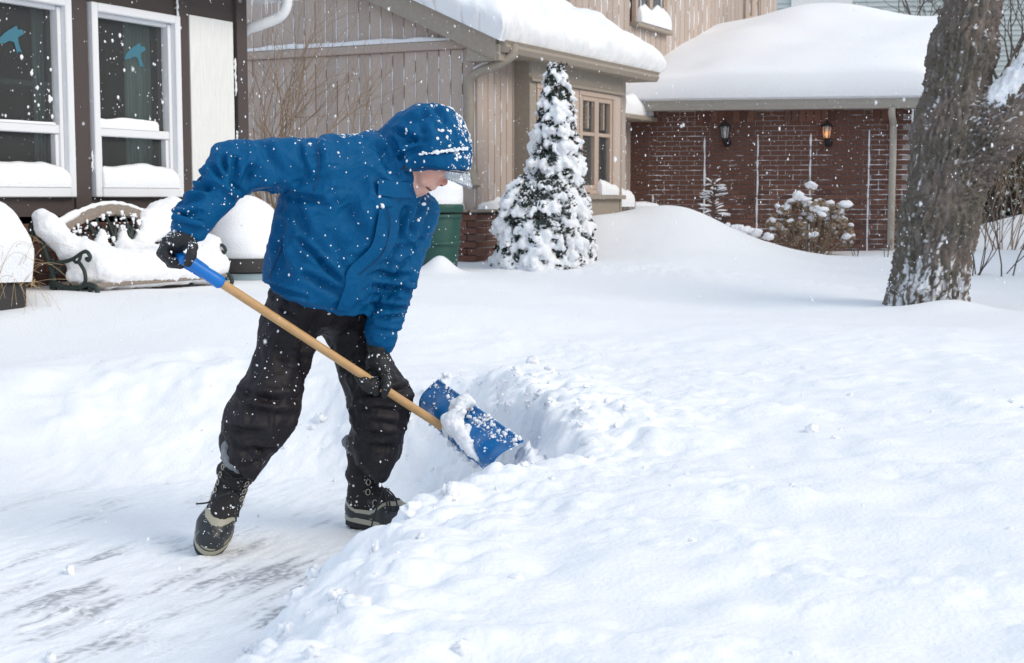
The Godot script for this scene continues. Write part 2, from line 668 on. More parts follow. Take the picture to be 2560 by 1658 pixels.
func ground(x: float, d: float) -> Vector2:   # height and how bare the driveway is
	var y := lie(x, d)
	var s := outside(Vector2(x, d))
	# broken, shovelled-about snow in the foreground; smooth further off
	var rough := (1.0 - smoothstep(7.6, 9.6, d)) * smoothstep(-1.2, 0.2, x)
	var edge := clampf(1.0 - absf(s - 0.35) / 0.6, 0.0, 1.0)
	rough = maxf(rough * 0.8, edge * (1.0 if x > -0.9 or d < 5.5 else 0.45))
	var c1 := 1.0 - clampf(n_cell.get_noise_2d(x + 0.06 * n_fine.get_noise_2d(d, x), d) + 1.0, 0.0, 1.0)
	var c2 := 1.0 - clampf(n_cell2.get_noise_2d(x, d) + 1.0, 0.0, 1.0)
	var patchy := smoothstep(-0.15, 0.3, n_mid.get_noise_2d(x * 0.7 + 20.0, d * 0.7))
	var chunk := edge * smoothstep(-1.1, -0.5, x + (5.0 - d) * 0.3)
	var bump := rough * ((0.3 + 0.7 * patchy) * (0.010 * c1 + 0.007 * c2 + 0.012 * n_fine.get_noise_2d(x * 0.7, d * 0.7)) + 0.032 * n_mid.get_noise_2d(x * 1.6, d * 1.6) + 0.03 * pow(maxf(0.0, n_fine.get_noise_2d(x * 1.2 + 30.0, d * 1.2) - 0.2), 1.0) * patchy)
	bump += chunk * (0.034 * (c1 - 0.3) + 0.014 * c2 + 0.04 * n_mid.get_noise_2d(x * 4.0 + 5.0, d * 4.0))
	# the track trodden across the lawn
	var track := exp(-pow((d - 12.9 - 0.25 * sin(x)) / 0.35, 2.0)) * smoothstep(-0.6, 0.3, x)
	bump += track * 0.025 * n_mid.get_noise_2d(x * 4.0, d * 4.0)
	var w := lerpf(0.54, 0.26, smoothstep(4.8, 5.15, d))
	if d > 5.9:
		w = lerpf(lerpf(0.26, 0.45, smoothstep(5.9, 6.5, d)), 1.35, smoothstep(-0.45, -1.3, x))
	w *= 1.0 + 0.25 * n_mid.get_noise_2d(x * 1.5, d * 1.5)
	var t := clampf(s / w, 0.0, 1.0)
	var up := t * t * (3.0 - 2.0 * t)
	up = lerpf(up, 1.0 - pow(1.0 - t, 2.2), 0.45)
	# the thin crust left on the concrete
	var along := x * 0.4 + d * 0.92
	var across := x * 0.92 - d * 0.4
	var crust := n_scrape.get_noise_2d(along * 0.9, across * 4.5) + 0.5 * n_scrape.get_noise_2d(along * 3.0, across * 22.0)
	var patch := exp(-pow((x + 1.35) / 0.3, 2.0) - pow((d - 4.5) / 0.3, 2.0)) + exp(-pow((x + 1.2) / 0.2, 2.0) - pow((d - 4.05) / 0.16, 2.0)) + 0.9 * exp(-pow((x + 0.82) / 0.13, 2.0) - pow((d - 4.75) / 0.2, 2.0)) + exp(-pow((x + 0.72) / 0.1, 2.0) - pow((d - 4.3) / 0.16, 2.0)) + 0.6 * exp(-pow((x + 1.15) / 0.25, 2.0) - pow((d - 5.15) / 0.12, 2.0)) + 0.8 * exp(-pow((x + 0.2) / 0.2, 2.0) - pow((d - 5.6) / 0.2, 2.0))
	# ribbed prints of boot soles
	var ribs := 0.0
	for q: Vector3 in [Vector3(-1.32, 4.28, 0.5), Vector3(-1.18, 4.22, 0.6), Vector3(-1.42, 4.36, 0.3), Vector3(-1.12, 5.0, 1.2), Vector3(-0.95, 5.35, 0.2), Vector3(-1.1, 4.05, 0.7)]:
		var u := Vector2(x - q.x, d - q.y).rotated(q.z)
		if absf(u.x) < 0.14 and absf(u.y) < 0.05:
			ribs += sin(u.x * 260.0 + absf(u.y) * 90.0) * smoothstep(0.14, 0.1, absf(u.x)) * smoothstep(0.05, 0.035, absf(u.y))
	var floor_y := 0.012 + 0.012 * n_mid.get_noise_2d(x * 2.0, d * 2.0) + 0.006 * n_fine.get_noise_2d(along, across * 3.0) + 0.016 * maxf(0.0, c1 - 0.5) * maxf(0.0, n_mid.get_noise_2d(x * 1.3 + 9.0, d) * 2.0) + 0.004 * ribs
	var bare := clampf((crust + 0.55 * patch) * 1.7 - 0.42, 0.0, 1.0) * (1.0 - smoothstep(5.0, 6.4, d) * 0.7)
	bare *= 1.0 - smoothstep(-0.05, 0.12, s)
	return Vector2(maxf(lerpf(floor_y, y, up) + bump * smoothstep(-0.05, 0.2, s), -0.03), bare)

func lines(stops: Array) -> PackedFloat32Array:   # [from, step, to, step, to ...]
	var r := PackedFloat32Array()
	var x: float = stops[0]
	for k in range(1, stops.size(), 2):
		while x < stops[k + 1] - 1e-5:
			r.append(x)
			x += stops[k]
	r.append(stops[-1])
	return r

var soft := []   # x, distance, radius, height
func soft_lumps(x: float, d: float) -> float:
	var r := 0.0
	for q: Vector4 in soft:
		var dx := x - q.x
		if absf(dx) < q.z * 2.2:
			var dd := d - q.y
			if absf(dd) < q.z * 2.2:
				r += q.w * exp(-(dx * dx + dd * dd) / (q.z * q.z))
	return r

func build_ground() -> void:
	var g := RandomNumberGenerator.new()
	g.seed = 88
	for k in 150:
		var d := g.randf_range(2.4, 7.6)
		var s := g.randf_range(0.03, 0.1)
		soft.append(Vector4(g.randf_range(-0.1, 0.4 * d), d, s, s * g.randf_range(-0.2, 0.3)))
	var xs := lines([-60.0, 6.0, -12.0, 0.8, -4.0, 0.06, -2.2, 0.012, 1.5, 0.026, 3.4, 0.09, 9.0, 0.7, 14.0, 6.0, 60.0])
	var ds := lines([-20.0, 4.0, 0.0, 0.4, 2.0, 0.014, 6.4, 0.022, 8.4, 0.045, 11.5, 0.08, 18.0, 0.2, 24.0, 1.5, 42.0, 8.0, 90.0])
	var m := MB.new()
	var w := xs.size()
	for d in ds:
		for x in xs:
			var h := ground(x, d)
			if d > 2.2 and d < 7.9 and x > -0.3 and x < 3.3:
				h.x += soft_lumps(x, d)
			m.v.append(Vector3(x, h.x, -d))
			var b := h.y * clampf(0.75 + 1.6 * n_fine.get_noise_2d(x * 6.0, d * 6.0), 0.1, 1.3)
			m.c.append(Color(0.90, 0.915, 0.94).lerp(Color(0.30, 0.315, 0.34), clampf(b, 0.0, 0.85)))
	for k in ds.size() - 1:
		for j in w - 1:
			var a := k * w + j
			m.quad(a, a + 1, a + w + 1, a + w)
	# push the steep faces in and out sideways so that they read as broken snow
	m.normals()
	for k in m.v.size():
		var p := m.v[k]
		if p.z > -1.9 or p.z < -8.5 or absf(p.x) > 2.6:
			continue
		var steep := clampf((1.0 - m.n[k].y) * 2.2, 0.0, 1.0)
		if steep > 0.05:
			var c := 1.0 - clampf(n_cell.get_noise_3dv(p * 1.1) + 1.0, 0.0, 1.0)
			m.v[k] = p + m.n[k] * steep * (0.05 * (c - 0.35) + 0.02 * n_fine.get_noise_3dv(p * 2.0))
	m.normals()
	var sheet := part(self, "snow_ground", m, M.ground)
	sheet.set_meta("kind", "structure")
	sheet.set_meta("label", "deep white snow over the yard with a shovelled strip")
	var dr := part(self, "driveway", MB.new().box(Vector3(-3.0, -0.10, -4.0), Vector3(7.0, 0.13, 6.0)), M.concrete)
	dr.set_meta("kind", "structure")
	dr.set_meta("label", "grey concrete driveway under a thin crust of snow")
	# clods thrown up along the cut edge
	var at := []
	for k in 5200:
		var x := rng.randf_range(-1.6, 1.9)
		var d := rng.randf_range(2.2, 7.4)
		var s := outside(Vector2(x, d))
		var want := 0.0
		if s > 0.0:
			want = exp(-pow((s - 0.22) / 0.25, 2.0)) * (0.9 if x > -0.75 else 0.25) * 1.0 + 0.004
		else:
			want = 0.05 * exp(s * 4.0) + 0.012
		if rng.randf() > want:
			continue
		var r := 0.004 + 0.026 * pow(rng.randf(), 5.0)
		if s < 0.0:
			r *= 0.7
		at.append(Transform3D(Basis.from_euler(Vector3(rng.randf() * 6.0, rng.randf() * 6.0, rng.randf() * 6.0)) * Basis.from_scale(Vector3(rng.randf_range(0.6, 1.7), rng.randf_range(0.5, 1.2), 1.0) * r), Vector3(x, ground(x, d).x + r * 0.25, -d)))
	for k in 40:
		var x := rng.randf_range(-0.1, 2.6)
		var d := rng.randf_range(2.5, 6.8)
		if absf(x) > d * 0.4 or outside(Vector2(x, d)) < 0.6:
			continue
		var r := 0.007 + 0.018 * pow(rng.randf(), 3.0)
		at.append(Transform3D(Basis.from_euler(Vector3(rng.randf() * 0.5, rng.randf() * 6.0, rng.randf() * 0.5)).scaled(Vector3(1.2, 0.8, 1.1) * r), Vector3(x, ground(x, d).x - r * 0.15, -d)))
	for q: Array in [[-0.47, 5.02, 0.03], [-0.2, 4.86, 0.03], [0.0, 4.93, 0.045], [0.04, 4.99, 0.06], [0.02, 4.85, 0.045], [-0.3, 4.9, 0.03], [0.08, 5.05, 0.055], [0.06, 5.12, 0.05]]:
		at.append(Transform3D(Basis.from_euler(Vector3(q[0] * 9.0, q[1], 1.0)).scaled(Vector3.ONE * (q[2] as float)), Vector3(q[0], ground(q[0], q[1]).x + (q[2] as float) * 0.3, -(q[1] as float))))
	var clods := many(self, "snow_clods", lump(Vector3.ONE, 0.85, 4, 10, 14).mesh(M.soft_snow), at)
	tag(clods, "loose white clods of snow along the shovelled edge", "snow")

# fine sharp creases of thin cloth
func wrinkled(m: StandardMaterial3D, seed_: int, relief: float) -> void:
	var n := FastNoiseLite.new()
	n.noise_type = FastNoiseLite.TYPE_SIMPLEX_SMOOTH
	n.seed = seed_
	n.frequency = 0.0075
	n.fractal_type = FastNoiseLite.FRACTAL_RIDGED
	n.fractal_octaves = 3
	n.fractal_gain = 0.4
	n.domain_warp_enabled = true
	n.domain_warp_amplitude = 40.0
	n.domain_warp_frequency = 0.008
	var h := NoiseTexture2D.new()
	h.width = 1024
	h.height = 1024
	h.seamless = true
	h.noise = n
	m.heightmap_enabled = true
	m.heightmap_texture = h
	m.heightmap_scale = relief
	m.uv1_scale = Vector3(1.5, 1.5, 1.5)

func make_materials() -> void:
	M.snow = grainy(Color(0.885, 0.90, 0.93), Color(0.91, 0.925, 0.945), 0.03, Vector3(3.5, 3.5, 3.5), 0.8, 0.35, 21, 5)
	M.snow.subsurf_scatter_enabled = true
	M.snow.subsurf_scatter_strength = 0.12
	M.ground = grainy(Color(0.97, 0.97, 0.97), Color(1, 1, 1), 0.03, Vector3(3.1, 3.1, 3.1), 0.8, 0.24, 22, 5)
	M.ground.vertex_color_use_as_albedo = true
	M.soft_snow = flat(0.895, 0.91, 0.94, 0.8)
	M.flake = flat(0.9, 0.92, 0.95, 0.8)
	M.concrete = grainy(Color(0.27, 0.26, 0.25), Color(0.4, 0.385, 0.37), 0.05, Vector3(1.5, 1.5, 1.5), 0.85, 0.3, 31)
	M.brown = grainy(Color(0.066, 0.052, 0.049), Color(0.088, 0.07, 0.065), 0.06, Vector3(3, 3, 3), 0.85, 0.15, 41)
	M.white_paint = grainy(Color(0.76, 0.77, 0.78), Color(0.82, 0.83, 0.84), 0.02, Vector3(2, 0.6, 2), 0.5, 0.0, 42)
	M.vinyl = flat(0.8, 0.81, 0.83, 0.35)
	M.cream_panel = grainy(Color(0.74, 0.74, 0.72), Color(0.8, 0.8, 0.775), 0.03, Vector3(3, 0.25, 3), 0.7, 0.0, 43)
	M.glass = flat(0.9, 0.95, 0.95, 0.03)
	M.glass.metallic_specular = 0.42
	M.glass.albedo_color.a = 0.06
	M.glass.transparency = BaseMaterial3D.TRANSPARENCY_ALPHA
	M.room = flat(0.02, 0.02, 0.02, 0.9)
	M.curtain = grainy(Color(0.045, 0.085, 0.08), Color(0.065, 0.115, 0.105), 0.03, Vector3(8, 0.3, 8), 0.9, 0.0, 44)
	M.bird = flat(0.045, 0.17, 0.235, 0.6)
	M.tan = []
	for k in 3:
		var s := 0.94 + 0.06 * k
		M.tan.append(grainy(Color(0.485, 0.40, 0.348) * s, Color(0.52, 0.43, 0.374) * s, 0.03, Vector3(2.5, 0.8, 2.5), 0.8, 0.0, 50 + k))
	M.tan_trim = grainy(Color(0.33, 0.285, 0.232), Color(0.36, 0.312, 0.256), 0.03, Vector3(1, 1, 1), 0.65, 0.0, 55)
	M.tan_window = flat(0.5, 0.385, 0.31, 0.6)
	M.putty = grainy(Color(0.4, 0.365, 0.315), Color(0.43, 0.395, 0.34), 0.03, Vector3(1, 1, 1), 0.55, 0.0, 56)
	M.brick = []
	for q: Array in [[0.185, 0.085, 0.06], [0.15, 0.07, 0.05], [0.215, 0.105, 0.077], [0.165, 0.088, 0.068], [0.125, 0.06, 0.047]]:
		M.brick.append(grainy(Color(q[0] * 0.85, q[1] * 0.85, q[2] * 0.85), Color(q[0] * 1.15, q[1] * 1.15, q[2] * 1.15), 0.04, Vector3(6, 6, 6), 0.9, 0.25, 60))
	M.mortar = grainy(Color(0.26, 0.22, 0.21), Color(0.4, 0.36, 0.345), 0.06, Vector3(4, 4, 4), 0.95, 0.2, 61)
	M.shingle = grainy(Color(0.07, 0.06, 0.055), Color(0.1, 0.09, 0.08), 0.06, Vector3(3, 3, 3), 0.95, 0.3, 62)
	M.iron = grainy(Color(0.012, 0.022, 0.02), Color(0.03, 0.05, 0.043), 0.06, Vector3(8, 8, 8), 0.55, 0.1, 63)
	M.black_metal = flat(0.015, 0.017, 0.02, 0.45)
	M.old_wood = grainy(Color(0.2, 0.16, 0.13), Color(0.34, 0.29, 0.25), 0.05, Vector3(6, 1.2, 6), 0.9, 0.2, 64)
	M.dark_tub = grainy(Color(0.035, 0.033, 0.033), Color(0.06, 0.055, 0.055), 0.05, Vector3(4, 4, 4), 0.8, 0.1, 65)
	M.grey_metal = flat(0.32, 0.42, 0.46, 0.5)
	M.green_bin = grainy(Color(0.010, 0.066, 0.052), Color(0.016, 0.084, 0.066), 0.03, Vector3(3, 3, 3), 0.5, 0.0, 66)
	M.twig = grainy(Color(0.27, 0.19, 0.13), Color(0.42, 0.31, 0.22), 0.06, Vector3(6, 2, 6), 0.9, 0.0, 67)
	M.dark_twig = grainy(Color(0.07, 0.055, 0.045), Color(0.13, 0.105, 0.09), 0.06, Vector3(6, 2, 6), 0.9, 0.0, 68)
	M.straw = flat(0.5, 0.36, 0.2, 0.9)
	M.needle = flat(0.026, 0.04, 0.034, 0.8)
	M.needle.vertex_color_use_as_albedo = true
	M.needle.albedo_color = Color.WHITE
	M.blossom = grainy(Color(0.27, 0.19, 0.125), Color(0.47, 0.36, 0.26), 0.08, Vector3(9, 9, 9), 0.9, 0.2, 69)
	M.bark = grainy(Color(0.75, 0.75, 0.75), Color(1, 1, 1), 0.05, Vector3(5, 1.6, 5), 0.95, 1.0, 70, 5)
	M.bark.vertex_color_use_as_albedo = true
	M.siding = grainy(Color(0.5, 0.55, 0.54), Color(0.55, 0.6, 0.59), 0.03, Vector3(0.5, 2, 0.5), 0.7, 0.0, 71)
	M.handle_wood = grainy(Color(0.5, 0.285, 0.115), Color(0.62, 0.385, 0.18), 0.02, Vector3(1, 1, 1), 0.45, 0.0, 72)
	M.blade = grainy(Color(0.003, 0.135, 0.37), Color(0.004, 0.165, 0.45), 0.03, Vector3(2, 2, 2), 0.35, 0.0, 73)
	M.grip = flat(0.003, 0.18, 0.6, 0.36)
	M.skin = flat(1, 1, 1, 0.42)
	M.skin.vertex_color_use_as_albedo = true
	M.skin.subsurf_scatter_enabled = true
	M.skin.subsurf_scatter_strength = 0.1
	M.jacket = grainy(Color(0.001, 0.08, 0.212), Color(0.0014, 0.094, 0.242), 0.12, Vector3(5, 5, 5), 0.55, 0.0, 74)
	M.jacket.metallic_specular = 0.24
	wrinkled(M.jacket, 81, 0.55)
	M.jacket_dark = flat(0.001, 0.035, 0.11, 0.6)
	M.zipper = flat(0.002, 0.02, 0.07, 0.5)
	M.trousers = grainy(Color(0.0115, 0.0095, 0.0125), Color(0.0155, 0.013, 0.0165), 0.1, Vector3(5, 5, 5), 0.6, 0.0, 75)
	M.trousers.metallic_specular = 0.4
	wrinkled(M.trousers, 82, 0.5)
	M.glove = grainy(Color(0.009, 0.01, 0.011), Color(0.018, 0.019, 0.021), 0.1, Vector3(8, 8, 8), 0.55, 0.15, 76)
	M.rubber = grainy(Color(0.016, 0.02, 0.023), Color(0.024, 0.029, 0.032), 0.05, Vector3(5, 5, 5), 0.4, 0.0, 77)
	M.boot_cloth = grainy(Color(0.012, 0.01, 0.011), Color(0.02, 0.017, 0.018), 0.1, Vector3(9, 9, 9), 0.8, 0.15, 78)
	M.cream = flat(0.36, 0.345, 0.27, 0.5)
	M.sole = flat(0.012, 0.012, 0.013, 0.7)
	M.fur = grainy(Color(0.1, 0.11, 0.12), Color(0.75, 0.77, 0.8), 0.12, Vector3(9, 9, 9), 0.95, 0.6, 79, 3)
	M.lace = flat(0.01, 0.012, 0.013, 0.6)
	M.brass = flat(0.5, 0.44, 0.36, 0.35)
	M.brass.metallic = 0.8
	M.cap = grainy(Color(0.2, 0.27, 0.34), Color(0.75, 0.78, 0.8), 0.14, Vector3(9, 9, 9), 0.9, 0.3, 80)
	M.lamp_glass = flat(0.75, 0.78, 0.8, 0.1)
	M.lamp_glass.albedo_color.a = 0.3
	M.lamp_glass.transparency = BaseMaterial3D.TRANSPARENCY_ALPHA
	M.bulb = flat(0.9, 0.5, 0.1, 0.5)
	M.bulb.emission_enabled = true
	M.bulb.emission = Color(1.0, 0.62, 0.12)
	M.bulb.emission_energy_multiplier = 0.6
	M.dead_bulb = flat(0.6, 0.6, 0.62, 0.3)
	M.ice = flat(0.9, 0.93, 0.96, 0.15)
	M.ice.albedo_color.a = 0.35
	M.ice.transparency = BaseMaterial3D.TRANSPARENCY_ALPHA

# ---------------------------------------------------------------- buildings
# one mesh for each size of brick, shared by all walls
var brick_mesh := {}
func brick(parent: Node, at: Vector3, size: Vector3) -> void:
	var key := "%.3f %.3f %.3f" % [size.x, size.y, size.z]
	if not brick_mesh.has(key):
		brick_mesh[key] = MB.new().box(Vector3.ZERO, size, 0.004).mesh(M.brick[0])
	var o := put(parent, "brick", brick_mesh[key], M.brick[rng.randi() % 5])
	o.position = at

func double_hung(parent: Node3D, called: String, c: Vector3, w: float, h: float, rail: float) -> Node3D:
	# c: middle of the bottom edge on the wall face; the frame stands 4 cm proud
	var o := Node3D.new()
	o.name = called
	parent.add_child(o, true)
	o.position = c
	var f := MB.new()
	for s: int in [-1, 1]:
		f.box(Vector3(s * (w / 2 - 0.03), h / 2, 0.005), Vector3(0.06, h, 0.09), 0.006)
		f.box(Vector3(s * (w / 2 - 0.078), h / 2, -0.03), Vector3(0.034, h - 0.13, 0.07), 0.004)
	f.box(Vector3(0, 0.035, 0.008), Vector3(w - 0.122, 0.07, 0.1), 0.006)
	f.box(Vector3(0, h - 0.03, 0.006), Vector3(w - 0.122, 0.06, 0.09), 0.006)
	part(o, "frame", f, M.vinyl)
	var s := MB.new()
	s.box(Vector3(0, rail, -0.03), Vector3(w - 0.192, 0.06, 0.06), 0.006)
	for k: int in [-1, 1]:
		s.box(Vector3(k * (w / 2 - 0.112), rail / 2 + 0.02, -0.035), Vector3(0.032, rail - 0.105, 0.05), 0.004)
	part(o, "sash", s, M.vinyl)
	part(o, "sash", MB.new().box(Vector3(0, h - 0.075, -0.031), Vector3(w - 0.192, 0.028, 0.05), 0.004), M.vinyl)
	part(o, "pane", sheet_pane(Vector3(0, (rail + h) / 2, -0.045), w - 0.16, h - rail - 0.08), M.glass)
	part(o, "pane", sheet_pane(Vector3(0, rail / 2 + 0.03, -0.047), w - 0.16, rail), M.glass)
	return o

func sheet_pane(at: Vector3, w: float, h: float) -> MB:
	var m := MB.new()
	m.face([at + Vector3(-w / 2, -h / 2, 0), at + Vector3(w / 2, -h / 2, 0), at + Vector3(w / 2, h / 2, 0), at + Vector3(-w / 2, h / 2, 0)])
	return m

func bird_shape() -> PackedVector2Array:
	return PackedVector2Array([Vector2(0.02, 0.06), Vector2(0.045, 0.075), Vector2(0.06, 0.05), Vector2(0.095, 0.055), Vector2(0.115, 0.03), Vector2(0.085, 0.015), Vector2(0.055, 0.0), Vector2(0.06, -0.04), Vector2(0.085, -0.1), Vector2(0.06, -0.09), Vector2(0.045, -0.105), Vector2(0.02, -0.035), Vector2(-0.02, -0.03), Vector2(-0.06, -0.05), Vector2(-0.12, -0.06), Vector2(-0.1, -0.02), Vector2(-0.06, 0.015), Vector2(-0.02, 0.04)])

func build_left_house() -> void:
	var o := thing("brown_house", "dark brown house front with two tall white framed windows and a white panel", "house", Vector3(-2.17, 0, -11.58), 62.92)
	# wall pieces round the two openings (-1.72..-0.79 and -2.84..-1.91, 1.30..2.65)
	var w := MB.new()
	w.box(Vector3(-3.5, 2.0, -0.06), Vector3(1.32, 1.7, 0.12))
	w.box(Vector3(-1.815, 1.975, -0.06), Vector3(0.19, 1.35, 0.12))
	w.box(Vector3(-0.415, 1.975, -0.06), Vector3(0.75, 1.35, 0.12))
	w.box(Vector3(-1.4, 1.235, -0.061), Vector3(2.878, 0.13, 0.122))
	w.box(Vector3(-1.4, 2.8, -0.061), Vector3(2.878, 0.3, 0.122))
	part(o, "wall", w, M.brown)
	part(o, "corner_trim", MB.new().box(Vector3(-0.035, 1.97, 0.008), Vector3(0.13, 1.9, 0.06), 0.004), M.brown)
	for x: float in [-0.72, -1.815]:
		part(o, "post_trim", MB.new().box(Vector3(x, 2.0, 0.006), Vector3(0.11 if x > -1 else 0.15, 1.75, 0.03), 0.004), M.brown)
	part(o, "foundation", MB.new().box(Vector3(-2.1, 0.55, -0.09), Vector3(4.2, 1.1, 0.16)), M.mortar)
	for r in 8:
		for k in 16:
			var x := -3.45 + 0.21 * k + (0.105 if r % 2 else 0.0)
			if x < -0.08:
				brick(o, Vector3(x, 0.62 + 0.0677 * r, -0.012), Vector3(0.2, 0.0577, 0.05))
	part(o, "panel", MB.new().box(Vector3(-0.394, 1.87, 0.014), Vector3(0.525, 1.62, 0.02), 0.004), M.cream_panel)
	# a dark room behind the glass, and the rest of the body
	var room := MB.new()
	room.box(Vector3(-1.75, 1.9, -2.2), Vector3(4.6, 2.6, 0.1))
	room.box(Vector3(-4.1, 1.9, -1.15), Vector3(0.1, 2.6, 2.0))
	room.box(Vector3(-0.12, 1.9, -1.15), Vector3(0.08, 2.6, 2.04))
	room.box(Vector3(-2.0, 0.75, -1.15), Vector3(4.2, 0.1, 2.0))
	room.box(Vector3(-2.0, 3.0, -1.15), Vector3(4.2, 0.1, 2.04))
	part(o, "room", room, M.room)
	part(o, "end_wall", MB.new().box(Vector3(-0.04, 1.65, -1.3), Vector3(0.07, 2.6, 2.3)), M.brown)
	for q: Array in [[-0.985, 0.26], [-1.98, 0.07]]:
		var rows := []
		for k in 2:
			var row := []
			for j in 25:
				row.append(Vector3(q[0] - q[1] / 2 + q[1] * j / 24.0, 1.15 + 1.6 * k, -0.22 + 0.022 * sin(j * 1.7) + 0.01 * sin(j * 0.6)))
			rows.append(row)
		part(o, "curtain", MB.new().plate(rows, Vector3(0, 0, -0.004)), M.curtain)
	var furniture := MB.new()
	furniture.join(lump(Vector3(0.2, 0.26, 0.12), 0.15, 5, 10, 14, Vector3(-2.3, 1.72, -0.7)))
	furniture.box(Vector3(-1.5, 2.15, -1.1), Vector3(0.9, 0.05, 0.3), 0.01)
	part(o, "armchair", furniture, M.curtain)
	for k in 2:
		var win := double_hung(o, "window", Vector3(-1.255 - 1.12 * k, 1.30, 0.0), 0.93, 1.35, 0.46)
		part(win, "sill_snow", cushion(Vector3(-0.405, 0.068, -0.035), Vector3(0.81, 0, 0), Vector3(0, 0, 0.1), Vector3.UP, 0.17, 0.11, 0.35, 4 + k, 36, 8, 0.008), M.snow)
		part(win, "rail_snow", cushion(Vector3(-0.37, 0.488, -0.035), Vector3(0.62 if k == 0 else 0.7, 0, 0), Vector3(0, 0, 0.04), Vector3.UP, 0.065 if k == 0 else 0.015, 0.02, 0.5, 7 + k, 40, 6, 0.004), M.snow)
		var bird := part(win, "bird_sticker", MB.new().slabpoly(bird_shape(), 0.0, 0.003), M.bird)
		bird.position = Vector3(0.06 if k == 0 else 0.0, 1.05, -0.04)
		bird.set_meta("label", "blue bird decal stuck on the glass")
		var specks := []
		for j in 46:
			var x := rng.randf_range(-0.36, 0.36)
			var y := rng.randf_range(0.52, 1.25)
			if j < 22:
				x = 0.36 - absf(rng.randfn(0.0, 0.12))
				y = 0.55 + absf(rng.randfn(0.0, 0.24))
			specks.append(Transform3D(Basis.from_scale(Vector3.ONE * (0.003 + 0.011 * pow(rng.randf(), 4.0))) * Basis.from_scale(Vector3(1, 1.2, 0.4)), Vector3(x, y, -0.041)))
		many(win, "snow_speck", lump(Vector3.ONE, 0.5, 3, 4, 7).mesh(M.flake), specks)
	# snow caught at the trim
	var caught := MB.new()
	for q: Array in [[-0.12, 2.25, 0.3], [-0.115, 1.75, 0.16], [-0.8, 2.7, 0.2], [-1.91, 1.6, 0.2], [-1.735, 1.55, 0.15]]:
		var pts := []
		var rr := []
		for k in 13:
			pts.append(Vector3(q[0] + rng.randf_range(-0.006, 0.006), q[1] + q[2] * (k / 12.0 - 0.5), 0.028))
			rr.append(rng.randf_range(0.004, 0.013) if k % 12 else 0.002)
		caught.tube(pts, rr, 7)
	part(o, "caught_snow", caught, M.snow).set_meta("kind", "stuff")
	# eaves: soffit, gutter, elbow and icicles
	part(o, "soffit", MB.new().box(Vector3(-1.6, 2.9, 0.1), Vector3(3.8, 0.05, 0.3)), M.white_paint)
	part(o, "roof", MB.new().box(Vector3(-1.6, 3.02, -1.1), Vector3(3.85, 0.12, 2.5)), M.shingle)
	var prof := PackedVector2Array([Vector2(0.0, 0.0), Vector2(0.085, 0.0), Vector2(0.12, 0.05), Vector2(0.105, 0.085), Vector2(0.125, 0.12), Vector2(0.0, 0.12)])
	part(o, "gutter", MB.new().slabpoly(prof, -3.5, 0.32, Transform3D(Basis(Vector3.BACK, Vector3.UP, Vector3.RIGHT), Vector3(0, 2.885, 0.252))), M.white_paint)
	part(o, "downspout", MB.new().tube(curve([Vector3(0.2, 2.93, 0.31), Vector3(0.2, 2.82, 0.3), Vector3(0.18, 2.74, 0.24), Vector3(0.12, 2.68, 0.1), Vector3(0.09, 2.64, -0.02), Vector3(0.085, 2.55, -0.08), Vector3(0.085, 1.0, -0.09)], 6), [0.042], 12), M.white_paint)
	for k in 14:
		var x := rng.randf_range(-0.4, 0.2)
		var l := rng.randf_range(0.04, 0.17)
		part(o, "icicle", MB.new().tube([Vector3(x, 2.885, 0.27), Vector3(x, 2.885 - l * 0.5, 0.27), Vector3(x + 0.002, 2.885 - l, 0.27)], [0.007, 0.005, 0.001], 6), M.ice)

func roof_rake_top(z: float) -> float:
	return 2.755 - 0.4576 * (z - 0.048)

# a board with a sloping head
func board(y0: float, ya: float, yb: float, z0: float, z1: float, x0: float, x1: float) -> MB:
	# stands on y0, heads ya at z0 and yb at z1, from x0 to x1
	return MB.new().slabpoly(PackedVector2Array([Vector2(z0, y0), Vector2(z1, y0), Vector2(z1, yb), Vector2(z0, ya)]), x0, x1, Transform3D(Basis(Vector3.BACK, Vector3.UP, Vector3.RIGHT), Vector3.ZERO))

func casement(parent: Node3D, at: Vector3, w: float, h: float, panes: int, top: float) -> void:
	var o := Node3D.new()
	o.name = "window"
	parent.add_child(o, true)
	o.position = at
	var f := MB.new()
	f.box(Vector3(0, 0.03, 0.0), Vector3(w, 0.06, 0.07), 0.005)
	f.box(Vector3(0, h - 0.03, 0.0), Vector3(w, 0.06, 0.07), 0.005)
	for s: int in [-1, 1]:
		f.box(Vector3(s * (w / 2 - 0.03), h / 2, 0.001), Vector3(0.06, h - 0.122, 0.07), 0.005)
	part(o, "frame", f, M.tan_window)
	var step := (w - 0.12) / panes
	for k in panes:
		var g := MB.new()
		var x := -w / 2 + 0.06 + step * (k + 0.5)
		for s: int in [-1, 1]:
			g.box(Vector3(x + s * (step / 2 - 0.028), h / 2, -0.004), Vector3(0.056, h - 0.124, 0.05), 0.004)
		g.box(Vector3(x, 0.085, -0.003), Vector3(step - 0.114, 0.05, 0.05), 0.004)
		g.box(Vector3(x, h - 0.085, -0.003), Vector3(step - 0.114, 0.05, 0.05), 0.004)
		g.box(Vector3(x, top, -0.006), Vector3(step - 0.114, 0.04, 0.045), 0.003)
		g.box(Vector3(x, (top + h) / 2 - 0.03, -0.008), Vector3(0.025, h - top - 0.18, 0.04), 0.003)
		part(o, "sash", g, M.tan_window)
	for k in panes:
		part(o, "pane", sheet_pane(Vector3(-w / 2 + 0.06 + step * (k + 0.5), h / 2, -0.014), step - 0.1, h - 0.2), M.glass)

